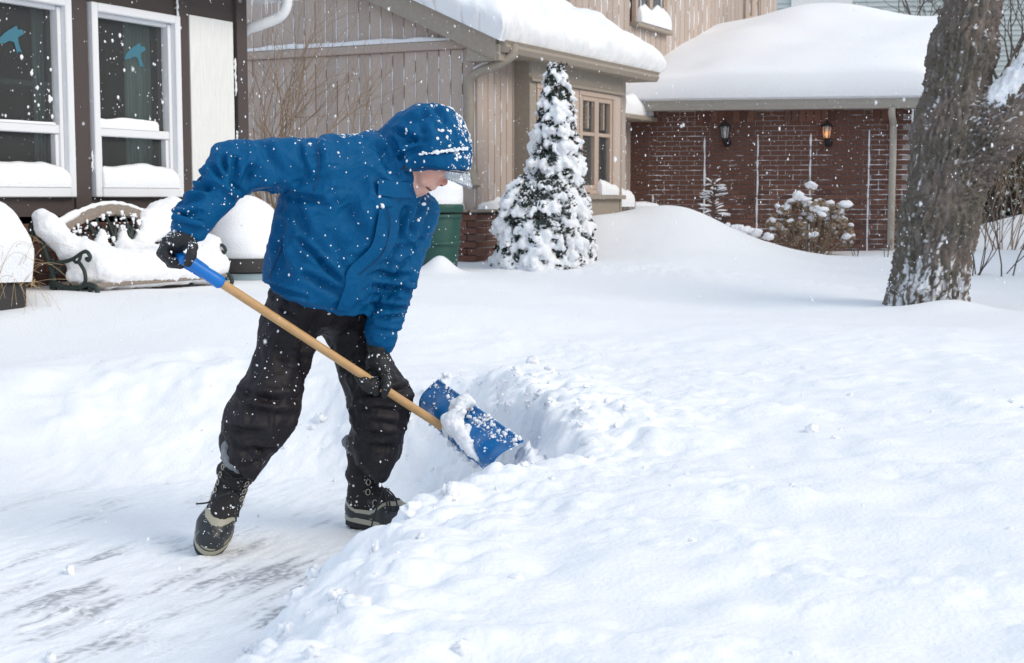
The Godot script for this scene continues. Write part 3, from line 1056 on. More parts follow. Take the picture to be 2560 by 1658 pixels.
func build_tan_house() -> void:
	var o := thing("tan_house", "tan board sided house with gable end, bay window and snow laden roof", "house", Vector3(-0.355, 0, -14.1), 62.92)
	# core behind the boards
	var core := MB.new()
	core.box(Vector3(1.91, 1.95, -0.08), Vector3(3.82, 1.55, 0.1))
	core.join(board(0.4, roof_rake_top(-0.04) - 0.02, roof_rake_top(-6.0) - 0.02, -0.04, -3.3, 0.03, 0.1))
	core.join(board(0.4, roof_rake_top(-3.3) - 0.02, 2.7, -3.301, -6.6, 0.03, 0.1))
	core.box(Vector3(3.77, 1.6, -2.5), Vector3(0.1, 2.2, 5.0))
	part(o, "wall", core, M.tan[0])
	# planks of the gable wall, under and over the ledge
	var k := 0
	var z := 0.0
	var strips := []
	while z > -3.35:
		var z1 := z - 0.134
		var a := roof_rake_top(z) - 0.006
		var b := roof_rake_top(z1) - 0.006
		var m: Material = M.tan[k % 3]
		part(o, "plank", MB.new().box(Vector3(-0.001, 1.96, (z + z1) / 2 - 0.004), Vector3(0.036, 1.572, 0.124), 0.004), m)
		if z < -0.1:
			part(o, "plank", board(2.835, a, b, z - 0.004, z1 - 0.004 + 0.008, -0.019, 0.03), m)
		strips.append(z)
		z = z1
		k += 1
	part(o, "ledge", MB.new().box(Vector3(-0.03, 2.79, -1.7), Vector3(0.06, 0.085, 3.36), 0.008), M.tan[0])
	part(o, "ledge_snow", cushion(Vector3(-0.066, 2.834, -3.3), Vector3(0, 0, 3.05), Vector3(0.048, 0, 0), Vector3.UP, 0.035, 0.02, 0.9, 12, 150, 6, 0.004), M.snow)
	# snow driven into the joints between planks
	for q: float in strips:
		var st := MB.new()
		var thin := clampf(1.0 - (-q - 2.4) / 0.9, 0.25, 1.0)
		for run: Array in [[1.2, 2.74], [2.84, minf(roof_rake_top(q) - 0.1, 4.0)]]:
			var y: float = run[0]
			while y < run[1]:
				var l := rng.randf_range(0.1, 0.55)
				if rng.randf() < 0.92 * thin:
					var top := minf(y + l, run[1])
					var pts := []
					var rr := []
					for j in 7:
						pts.append(Vector3(-0.021, lerpf(y, top, j / 6.0), q - 0.002 + rng.randf_range(-0.002, 0.002)))
						rr.append(rng.randf_range(0.0035, 0.0065) * (0.35 if j % 6 == 0 else 1.0))
					st.tube(pts, rr, 6)
				y += l + rng.randf_range(0.0, 0.12)
		if st.v.size():
			part(o, "joint_snow", st, M.flake).set_meta("kind", "stuff")
	# the brick foot, in front of and beside the corner
	part(o, "foundation", MB.new().box(Vector3(1.92, 0.66, -0.06), Vector3(3.86, 0.94, 0.12)), M.mortar)
	part(o, "foundation", MB.new().box(Vector3(-0.0, 0.66, -3.1), Vector3(0.08, 0.94, 5.95)), M.mortar)
	for r in 9:
		for j in 8:
			var dx := 0.105 if r % 2 else 0.0
			brick(o, Vector3(0.075 + dx + 0.21 * j, 0.56 + 0.0677 * r, -0.02), Vector3(0.2, 0.0577, 0.05))
			brick(o, Vector3(-0.02, 0.56 + 0.0677 * r, -0.08 - 0.21 * j + dx), Vector3(0.05, 0.0577, 0.2))
	part(o, "brick_ledge", MB.new().box(Vector3(1.9, 1.165, 0.015), Vector3(3.95, 0.03, 0.1), 0.006), M.tan_trim)
	part(o, "brick_ledge", MB.new().box(Vector3(-0.055, 1.166, -3.0), Vector3(0.09, 0.03, 5.9), 0.006), M.tan_trim)
	part(o, "sill_snow", cushion(Vector3(0.0, 1.18, 0.01), Vector3(0.8, 0, 0), Vector3(0, 0, 0.055), Vector3.UP, 0.07, 0.04, 1.6, 18, 40, 6, 0.004), M.snow)
	part(o, "sill_snow", cushion(Vector3(-0.1, 1.182, -0.6), Vector3(0, 0, 0.5), Vector3(0.055, 0, 0), Vector3.UP, 0.07, 0.04, 1.6, 19, 40, 6, 0.004), M.snow)
	# planks of the long wall
	part(o, "corner_board", MB.new().box(Vector3(0.05, 1.96, 0.0), Vector3(0.1, 1.57, 0.045), 0.005), M.tan[1])
	for j in 6:
		part(o, "plank", MB.new().box(Vector3(0.17 + 0.134 * j, 1.96, -0.008), Vector3(0.122, 1.57, 0.04), 0.005), M.tan[(j + 1) % 3])
	for j in 4:
		part(o, "plank", MB.new().box(Vector3(3.33 + 0.134 * j, 1.96, -0.008), Vector3(0.122, 1.57, 0.04), 0.005), M.tan[j % 3])
	for q: Array in [[0.106, 0.6], [0.24, 0.35], [0.372, 0.7], [0.506, 0.8], [0.64, 0.4], [3.4, 0.5], [3.53, 0.7], [3.79, 0.9]]:
		var st := MB.new()
		var y := 1.22
		while y < 2.5:
			var l := rng.randf_range(0.05, 0.3)
			if rng.randf() < q[1]:
				st.tube([Vector3(q[0], y, 0.014), Vector3(q[0] + 0.003, y + l * 0.5, 0.014), Vector3(q[0], y + l, 0.014)], [0.003, 0.008, 0.003], 6)
			y += l + rng.randf_range(0.01, 0.1)
		if st.v.size():
			part(o, "joint_snow", st, M.flake).set_meta("kind", "stuff")
	# the bay: cheeks, head, casements
	part(o, "bay_cheek", MB.new().box(Vector3(0.835, 1.94, 0.09), Vector3(0.05, 1.54, 0.2), 0.004), M.tan_trim)
	part(o, "bay_cheek", MB.new().box(Vector3(3.24, 1.9, 0.09), Vector3(0.05, 1.54, 0.2), 0.004), M.tan_trim)
	part(o, "bay_head", MB.new().box(Vector3(2.04, 2.61, 0.1), Vector3(2.42, 0.2, 0.2), 0.005), M.tan_trim)
	part(o, "bay_head_trim", MB.new().box(Vector3(2.04, 2.5, 0.11), Vector3(2.47, 0.035, 0.23), 0.006), M.tan_trim)
	part(o, "bay_sill", MB.new().box(Vector3(2.04, 1.3, 0.12), Vector3(2.48, 0.05, 0.24), 0.008), M.tan_trim)
	part(o, "bay_apron", MB.new().box(Vector3(2.04, 1.13, 0.09), Vector3(2.42, 0.29, 0.18), 0.004), M.tan_trim)
	part(o, "bay_board", MB.new().box(Vector3(0.915, 1.9, 0.16), Vector3(0.12, 1.16, 0.05), 0.004), M.tan_trim)
	part(o, "bay_board", MB.new().box(Vector3(3.14, 1.9, 0.16), Vector3(0.19, 1.16, 0.05), 0.004), M.tan[2])
	part(o, "bay_board", MB.new().box(Vector3(1.96, 1.9, 0.16), Vector3(0.16, 1.16, 0.05), 0.004), M.tan[2])
	casement(o, Vector3(1.43, 1.325, 0.16), 0.9, 1.155, 2, 0.68)
	casement(o, Vector3(2.54, 1.325, 0.16), 1.0, 1.155, 2, 0.68)
	part(o, "bay_back", MB.new().box(Vector3(2.04, 1.9, -0.025), Vector3(2.36, 1.5, 0.03)), M.room)
	var blind := MB.new()
	for j in 22:
		blind.box(Vector3(2.3, 1.42 + 0.045 * j, 0.06), Vector3(0.42, 0.003, 0.03), 0.0, Transform3D())
	part(o, "blind", blind, M.tan_trim)
	part(o, "sill_snow", cushion(Vector3(2.56, 1.326, 0.16), Vector3(0.5, 0, 0), Vector3(0, 0, 0.08), Vector3.UP, 0.16, 0.1, 0.4, 22, 24, 8, 0.01), M.snow)
	part(o, "sill_snow", cushion(Vector3(1.1, 1.326, 0.16), Vector3(0.8, 0, 0), Vector3(0, 0, 0.08), Vector3.UP, 0.1, 0.1, 0.4, 23, 24, 8, 0.01), M.snow)
	part(o, "corner_snow", cushion(Vector3(3.3, 1.185, 0.02), Vector3(0.5, 0, 0), Vector3(0, 0, 0.12), Vector3.UP, 0.2, 0.1, 0.5, 24, 16, 8, 0.01), M.snow)
	# roof of the wing, its rake board, gutter and snow
	var slope := Vector3(0, 0.4576, -1.0)
	var roof := MB.new()
	var ra := Vector3(-0.17, 2.79, 0.33)
	roof.plate([[ra, ra + Vector3(4.05, 0, 0)], [ra + slope * 3.66, ra + slope * 3.66 + Vector3(4.05, 0, 0)]], Vector3(0, -0.07, 0))
	part(o, "roof", roof, M.shingle)
	var back_roof := MB.new()
	var rb := ra + slope * 3.66
	back_roof.plate([[rb, rb + Vector3(4.05, 0, 0)], [rb + Vector3(0, -1.67, -3.66), rb + Vector3(4.05, -1.67, -3.66)]], Vector3(0, -0.07, 0))
	part(o, "roof", back_roof, M.shingle)
	part(o, "rake_board", MB.new().slabpoly(PackedVector2Array([Vector2(0.325, 2.6), Vector2(0.325, 2.81), Vector2(-3.3, 4.475), Vector2(-3.3, 4.235)]), -0.205, -0.172, Transform3D(Basis(Vector3.BACK, Vector3.UP, Vector3.RIGHT), Vector3.ZERO)), M.tan_trim)
	part(o, "soffit", MB.new().slabpoly(PackedVector2Array([Vector2(0.33, 2.66), Vector2(0.33, 2.69), Vector2(-3.3, 4.35), Vector2(-3.3, 4.32)]), -0.17, 0.0, Transform3D(Basis(Vector3.BACK, Vector3.UP, Vector3.RIGHT), Vector3.ZERO)), M.tan_trim)
	part(o, "eave_return", MB.new().box(Vector3(-0.09, 2.68, 0.18), Vector3(0.2, 0.16, 0.36), 0.005), M.tan_trim)
	part(o, "eave_soffit", MB.new().box(Vector3(1.95, 2.70, 0.17), Vector3(3.85, 0.03, 0.3)), M.tan_trim)
	var prof := PackedVector2Array([Vector2(0.0, 0.0), Vector2(0.07, 0.0), Vector2(0.1, 0.05), Vector2(0.09, 0.08), Vector2(0.11, 0.11), Vector2(0.0, 0.11)])
	part(o, "gutter", MB.new().slabpoly(prof, -0.16, 3.85, Transform3D(Basis(Vector3.BACK, Vector3.UP, Vector3.RIGHT), Vector3(0, 2.68, 0.322))), M.tan_trim)
	part(o, "downspout", MB.new().tube(curve([Vector3(0.0, 2.76, 0.42), Vector3(-0.02, 2.66, 0.41), Vector3(-0.08, 2.57, 0.28), Vector3(-0.1, 2.5, 0.08), Vector3(-0.09, 2.42, -0.02), Vector3(-0.08, 2.2, -0.03), Vector3(-0.08, 1.62, -0.03), Vector3(-0.09, 1.5, 0.02), Vector3(-0.12, 1.4, 0.06)], 6), [0.045], 12), M.tan_trim)
	part(o, "downspout_snow", cushion(Vector3(-0.1, 2.53, 0.02), Vector3(0, 0.1, 0.22), Vector3(0.06, 0, 0), Vector3.UP, 0.03, 0.03, 0.5, 25, 14, 5, 0.0), M.snow)
	part(o, "roof_snow", cushion(ra + Vector3(-0.1, 0.02, 0.0) + slope * -0.07, Vector3(4.2, 0, 0), slope * 3.7, Vector3(0, 1.0, 0.12), 0.36, 0.3, 0.3, 31, 150, 70, 0.07, 0.028), M.snow)
	# second storey wall behind
	part(o, "upper_wall", MB.new().box(Vector3(8.8, 4.2, -1.08), Vector3(9.0, 6.0, 0.1)), M.tan[1])
	part(o, "upper_wall", MB.new().box(Vector3(4.25, 4.2, -3.0), Vector3(0.1, 6.0, 3.8)), M.tan[1])
	for j in 45:
		var x := 4.4 + 0.2 * j
		if x > 6.35 and x < 7.75:
			part(o, "plank", MB.new().box(Vector3(x, 2.46, -1.005), Vector3(0.184, 2.44, 0.05), 0.006), M.tan[j % 3])
			part(o, "plank", MB.new().box(Vector3(x, 6.6, -1.005), Vector3(0.184, 2.0, 0.05), 0.006), M.tan[j % 3])
		else:
			part(o, "plank", MB.new().box(Vector3(x, 4.4, -1.005), Vector3(0.184, 6.0, 0.05), 0.006), M.tan[j % 3])
		if rng.randf() < 0.8:
			var st := MB.new()
			var y := 2.8
			while y < 5.6:
				var l := rng.randf_range(0.06, 0.4)
				if rng.randf() < 0.55:
					st.tube([Vector3(x + 0.1, y, -0.982), Vector3(x + 0.103, y + l * 0.5, -0.982), Vector3(x + 0.1, y + l, -0.982)], [0.005, 0.013, 0.005], 6)
				y += l + rng.randf_range(0.02, 0.2)
			part(o, "joint_snow", st, M.flake).set_meta("kind", "stuff")
	casement(o, Vector3(7.04, 3.74, -0.97), 1.24, 1.6, 2, 1.0)
	part(o, "window_sill", MB.new().box(Vector3(7.04, 3.71, -0.94), Vector3(1.36, 0.06, 0.14), 0.008), M.tan_trim)
	part(o, "sill_snow", cushion(Vector3(6.46, 3.745, -0.97), Vector3(1.18, 0, 0), Vector3(0, 0, 0.11), Vector3.UP, 0.3, 0.2, 0.7, 33, 30, 8, 0.01), M.snow)
	casement(o, Vector3(11.8, 4.3, -0.97), 0.9, 1.4, 2, 0.7)
	part(o, "attic_room", MB.new().box(Vector3(7.04, 4.5, -1.026), Vector3(1.2, 1.6, 0.012)), M.room)
	part(o, "ledge_snow", cushion(Vector3(4.4, 2.42, -0.97), Vector3(2.2, 0, 0), Vector3(0, 0, 0.3), Vector3.UP, 0.28, 0.2, 0.4, 34, 20, 8, 0.01), M.snow)
	part(o, "low_ledge", MB.new().box(Vector3(5.5, 2.38, -0.8), Vector3(2.3, 0.06, 0.36), 0.008), M.tan_trim)

func build_garage() -> void:
	var o := thing("brick_garage", "low brown brick garage wing with thick snow on its roof", "garage", Vector3(5.42, 0, -19.5), -10.6)
	part(o, "wall", MB.new().box(Vector3(-2.1, 1.3, -0.1), Vector3(4.2, 2.6, 0.14)), M.mortar)
	part(o, "wall", MB.new().box(Vector3(-0.075, 1.3, -2.0), Vector3(0.14, 2.6, 3.7)), M.mortar)
	var list := []
	var edges := [-0.55, -1.33, -2.05, -2.78, -3.5]
	for r in 31:
		var y := 0.42 + 0.0677 * r
		for k in 21:
			var x := -0.1 - 0.209 * k - (0.1045 if r % 2 else 0.0)
			var p := 0
			for e: float in edges:
				p += 1 if x < e else 0
			var proud := 0.014 if p % 2 else 0.0
			var top := 0.0
			if y < 2.46:
				list.append([Vector3(x, y, -0.05 + proud), Vector3(0.199, 0.0577, 0.05)])
		brick(o, Vector3(-0.014, y, -0.16 - (0.1 if r % 2 else 0.0)), Vector3(0.05, 0.0577, 0.2))
		brick(o, Vector3(-0.014, y, -0.37 - (0.1 if r % 2 else 0.0)), Vector3(0.05, 0.0577, 0.2))
	# the nearest 300 that stand clear of the drift are bricks of their own
	var far := MB.new()
	var own := 0
	for q: Array in list:
		var w: Vector3 = o.transform * (q[0] as Vector3)
		if own < 205 and q[0].y > lie(w.x, -w.z) - 0.1 and q[0].x > -3.0:
			brick(o, q[0], q[1])
			own += 1
		else:
			far.box(q[0], q[1], 0.004)
	part(o, "brickwork", far, M.brick[1]).set_meta("kind", "stuff")
	# soldier course under the eave
	for k in 40:
		if (k / 4) % 3 != 1:
			brick(o, Vector3(-0.15 - 0.1 * k, 2.42, -0.034), Vector3(0.088, 0.16, 0.055))
	# snow blown into the mortar joints, thickest on the right
	var sn := MB.new()
	for r in 30:
		for k in 40:
			var x := -0.1 - 0.1045 * k
			var y := 0.454 + 0.0677 * r
			var want := 0.3 * exp(x * 0.8) * (1.0 if y < 1.9 else 0.3)
			for e: float in edges:
				want += 0.3 * exp(-absf(x - e - 0.1) / 0.12) * (1.0 if y < 1.9 else 0.1)
			if rng.randf() < want:
				var l := rng.randf_range(0.03, 0.12)
				sn.tube([Vector3(x - l, y, -0.026), Vector3(x, y + 0.001, -0.02), Vector3(x + l, y, -0.026)], [0.002, rng.randf_range(0.004, 0.008), 0.002], 6)
			if rng.randf() < want * 0.35:
				sn.tube([Vector3(x, y, -0.024), Vector3(x, y + 0.06, -0.024)], [0.006, 0.002], 6)
	part(o, "joint_snow", sn, M.flake).set_meta("kind", "stuff")
	for e: float in edges:
		var st := MB.new()
		var y := 0.5
		while y < 2.1:
			var l := rng.randf_range(0.1, 0.4)
			if e > -3.0 or rng.randf() < 0.5:
				st.tube([Vector3(e, y, -0.02), Vector3(e + rng.randf_range(-0.006, 0.006), y + l * 0.5, -0.016), Vector3(e, y + l, -0.02)], [0.01, rng.randf_range(0.012, 0.02), 0.009], 7)
			y += l * 0.95
		part(o, "edge_snow", st, M.flake).set_meta("kind", "stuff")
	# eave: fascia, gutter, downspout
	part(o, "soffit", MB.new().box(Vector3(-2.0, 2.51, 0.08), Vector3(4.5, 0.03, 0.32)), M.putty)
	var prof := PackedVector2Array([Vector2(0.0, 0.0), Vector2(0.075, 0.0), Vector2(0.105, 0.06), Vector2(0.095, 0.1), Vector2(0.115, 0.15), Vector2(0.0, 0.15)])
	part(o, "gutter", MB.new().slabpoly(prof, -4.2, 0.14, Transform3D(Basis(Vector3.BACK, Vector3.UP, Vector3.RIGHT), Vector3(0, 2.49, 0.22))), M.putty)
	part(o, "downspout", MB.new().tube(curve([Vector3(-0.28, 2.5, 0.28), Vector3(-0.28, 2.4, 0.27), Vector3(-0.25, 2.31, 0.12), Vector3(-0.24, 2.24, 0.07), Vector3(-0.24, 1.4, 0.07), Vector3(-0.24, 0.4, 0.07)], 6), [0.048], 12), M.putty)
	part(o, "end_trim", MB.new().box(Vector3(0.1, 2.43, 0.0), Vector3(0.1, 0.3, 0.5), 0.005), M.white_paint)
	part(o, "side_door", MB.new().box(Vector3(0.2, 1.25, -1.2), Vector3(0.3, 1.9, 0.06), 0.005), M.putty)
	var ra := Vector3(-4.25, 2.64, 0.3)
	var bk := Vector3(0.35, 1.17, -3.9)
	var rf := MB.new()
	rf.plate([[ra, ra + Vector3(4.4, 0, 0)], [ra + bk, ra + Vector3(5.0, 0, 0) + bk]], Vector3(0, -0.09, 0))
	part(o, "roof", rf, M.shingle)
	# snow on the roof: one thick blanket, higher in its left middle
	var n := noise(35, 0.45, 2)
	var rows := []
	for j in 49:
		var t := j / 48.0
		var tt := 1.0 - pow(1.0 - t, 1.0)
		var row := []
		for k in 81:
			var s := k / 80.0
			var a := ra + Vector3(0, 0, 0.1) + bk * tt
			var wide := 4.5 + 0.75 * smoothstep(0.0, 0.7, tt)
			var p := a + Vector3(wide * s, 0, 0)
			var e := minf(t * 4.1, (1.0 - s) * wide)
			var h := pow(1.0 - pow(1.0 - clampf(e / 0.34, 0.0, 1.0), 2.6), 1.0 / 2.6)
			var thick := 0.36 - 0.16 * exp(-pow(s / 0.3, 2.0)) + 0.08 * n.get_noise_2d(p.x, p.z) + 0.19 * exp(-pow((p.x + 2.7 - 1.4 * t) / 1.0, 2.0)) * smoothstep(0.35, 0.95, t) + 0.1 * exp(-pow(s / 0.06, 2.0)) * (1.0 + n_mid.get_noise_2d(p.z * 3.0, 4.0))
			row.append(p + Vector3(0, 0.005 + thick * h, 0))
		rows.append(row)
	var low := []
	for p: Vector3 in rows[0]:
		low.append(p - Vector3(0, 0.03, 0.1))
	rows.push_front(low)
	part(o, "roof_snow", MB.new().sheet(rows), M.snow)

func wall_lantern(at: Vector3, turn: float, lit: bool) -> void:
	var o := thing("wall_lantern", "black wall lantern with a glowing amber bulb, nearer the downspout" if lit else "unlit black wall lantern on the brick wall, farther from the downspout", "lantern", at, turn, "lanterns on the brick wall")
	var b := MB.new()
	b.lathe([Vector2(0.001, -0.02), Vector2(0.045, -0.02), Vector2(0.055, 0.0), Vector2(0.03, 0.03), Vector2(0.001, 0.032)], 14, Transform3D(Basis(Vector3.RIGHT, -PI / 2 + PI), Vector3(0.02, -0.1, 0.02)))
	b.tube(curve([Vector3(0.02, -0.1, 0.03), Vector3(0.01, -0.12, 0.09), Vector3(-0.005, -0.08, 0.12), Vector3(-0.01, -0.06, 0.12)], 5), [0.016, 0.014], 8)
	part(o, "bracket", b, M.black_metal)
	var c := MB.new()
	var t := Transform3D(Basis(), Vector3(-0.01, 0, 0.12))
	c.lathe([Vector2(0.002, -0.075), Vector2(0.03, -0.07), Vector2(0.048, -0.05), Vector2(0.05, -0.04), Vector2(0.002, -0.039)], 12, t)
	c.lathe([Vector2(0.002, 0.118), Vector2(0.082, 0.116), Vector2(0.08, 0.128), Vector2(0.05, 0.16), Vector2(0.022, 0.175), Vector2(0.018, 0.19), Vector2(0.006, 0.2), Vector2(0.011, 0.212), Vector2(0.001, 0.225)], 12, t)
	for k in 6:
		var a := TAU * k / 6.0
		c.tube([t * Vector3(0.046 * cos(a), -0.04, 0.046 * sin(a)), t * Vector3(0.068 * cos(a), 0.117, 0.068 * sin(a))], [0.005], 6)
	part(o, "cage", c, M.black_metal)
	part(o, "glass", MB.new().lathe([Vector2(0.043, -0.038), Vector2(0.063, 0.115)], 12, t), M.lamp_glass)
	part(o, "bulb", MB.new().lathe([Vector2(0.002, -0.035), Vector2(0.012, -0.03), Vector2(0.012, 0.0), Vector2(0.019, 0.02), Vector2(0.016, 0.038), Vector2(0.006, 0.055), Vector2(0.001, 0.06)], 12, t), M.bulb if lit else M.dead_bulb)
	if lit:
		var l := OmniLight3D.new()
		l.name = "lantern_light"
		l.light_color = Color(1.0, 0.62, 0.2)
		l.light_energy = 0.006
		l.light_size = 0.025
		l.omni_range = 4.0
		l.omni_attenuation = 2.0
		l.shadow_enabled = true
		l.position = t * Vector3(0, 0.03, 0)
		o.add_child(l)
	part(o, "snow_cap", cushion(Vector3(0.0, -0.09, 0.0), Vector3(0.05, 0, 0), Vector3(0, 0, 0.04), Vector3.UP, 0.03, 0.02, 0.3, 41, 8, 5, 0.004), M.snow)

func build_far() -> void:
	var o := thing("clapboard_house", "pale green clapboard house far behind the garage roof", "house", Vector3(8.4, 0, -35.0), -8.0)
	part(o, "wall", MB.new().box(Vector3(1.0, 3.5, -0.15), Vector3(9.0, 7.0, 0.2)), M.siding)
	for k in 26:
		var rows := [[Vector3(-3.5, 3.6 + 0.12 * k, 0.0), Vector3(5.5, 3.6 + 0.12 * k, 0.0)], [Vector3(-3.5, 3.72 + 0.12 * k, -0.03), Vector3(5.5, 3.72 + 0.12 * k, -0.03)]]
		part(o, "clapboard", MB.new().plate(rows, Vector3(0, 0, -0.025)), M.siding)
	part(o, "shutter_panel", MB.new().box(Vector3(-0.9, 6.0, 0.03), Vector3(1.45, 0.62, 0.05), 0.01), M.cream_panel)
	part(o, "vent", MB.new().box(Vector3(0.1, 5.66, 0.06), Vector3(0.5, 0.07, 0.12), 0.01), M.brick[0])
	var f := Node3D.new()
	# hedge and bare trees at the right
	var h := thing("hedge", "dark olive hedge beyond the tree trunk on the right", "hedge", Vector3(8.6, 0.6, -24.0))
	var at := []
	var col := []
	for k in 9000:
		var p := Vector3(rng.randf_range(-1.6, 3.5), rng.randf_range(0.0, 1.75), rng.randf_range(-0.8, 0.8))
		if p.y > 1.5 + 0.25 * n_mid.get_noise_2d(p.x, p.z):
			continue
		at.append(aim(p, Vector3(rng.randfn(), rng.randfn(), rng.randfn() + 0.4), rng.randf() * 6.0, Vector3.ONE * rng.randf_range(0.05, 0.11)))
		var s := rng.randf_range(0.6, 1.3)
		col.append(Color(0.062 * s, 0.052 * s, 0.034 * s))
	many(h, "foliage", leaf_mesh(), at, col)
	var names := {4: "slender leafless tree just right of the big trunk, far back", 6: "leafless grey tree farther right behind the hedge", 9: "leafless tree at the far right edge beyond the hedge", 12: "most distant leafless tree, seen past the right of the trunk", 15: "leafless tree out beyond the right end of the hedge"}
	for q: Array in [[9.2, 30.0, 4], [11.0, 33.0, 6], [12.6, 29.0, 9], [10.1, 38.0, 12], [14.5, 34.0, 15]]:
		var t := thing("bare_tree", names[q[2]], "tree", Vector3(q[0], 0.5, -(q[1] as float)), 0.0, "bare trees behind the yard")
		var r := RandomNumberGenerator.new()
		r.seed = q[2]
		var mb := MB.new()
		branch(mb, Vector3.ZERO, Vector3(r.randf_range(-0.1, 0.1), 1, r.randf_range(-0.1, 0.1)), 2.0, 0.11, 6, r, 0.42)
		part(t, "branches", mb, M.dark_twig)

func leaf_mesh() -> Mesh:
	var m := MB.new()
	for k in 3:
		var t := Transform3D(Basis(Vector3.UP, k * 2.1) * Basis(Vector3.RIGHT, 0.5 - 0.3 * k), Vector3(0.15 * k - 0.15, 0.1 * k, 0))
		m.face([t * Vector3(-0.32, 0, 0), t * Vector3(0, -0.06, 0.35), t * Vector3(0.32, 0, 0), t * Vector3(0.05, 0.12, -0.65)])
	return m.mesh(M.needle)

func branch(m: MB, p: Vector3, d: Vector3, l: float, r: float, depth: int, g: RandomNumberGenerator, spread: float) -> void:
	d = d.normalized()
	var pts := [p]
	var q := p
	for k in 3:
		d = (d + Vector3(g.randfn(), g.randfn() * 0.5 + 0.25, g.randfn()) * 0.11).normalized()
		q += d * l / 3.0
		pts.append(q)
	m.tube(pts, [r, r * 0.9, r * 0.8, r * 0.68], 5 if depth > 2 else 4, false)
	if depth <= 0:
		return
	var kids := 2 if g.randf() < 0.65 else 3
	for k in kids:
		var side := Vector3(g.randfn(), g.randfn() * 0.6, g.randfn()).normalized()
		branch(m, q if k < 2 else pts[2], d + side * (spread + 0.35 * g.randf()), l * g.randf_range(0.62, 0.85), r * g.randf_range(0.5, 0.68), depth - 1, g, spread)

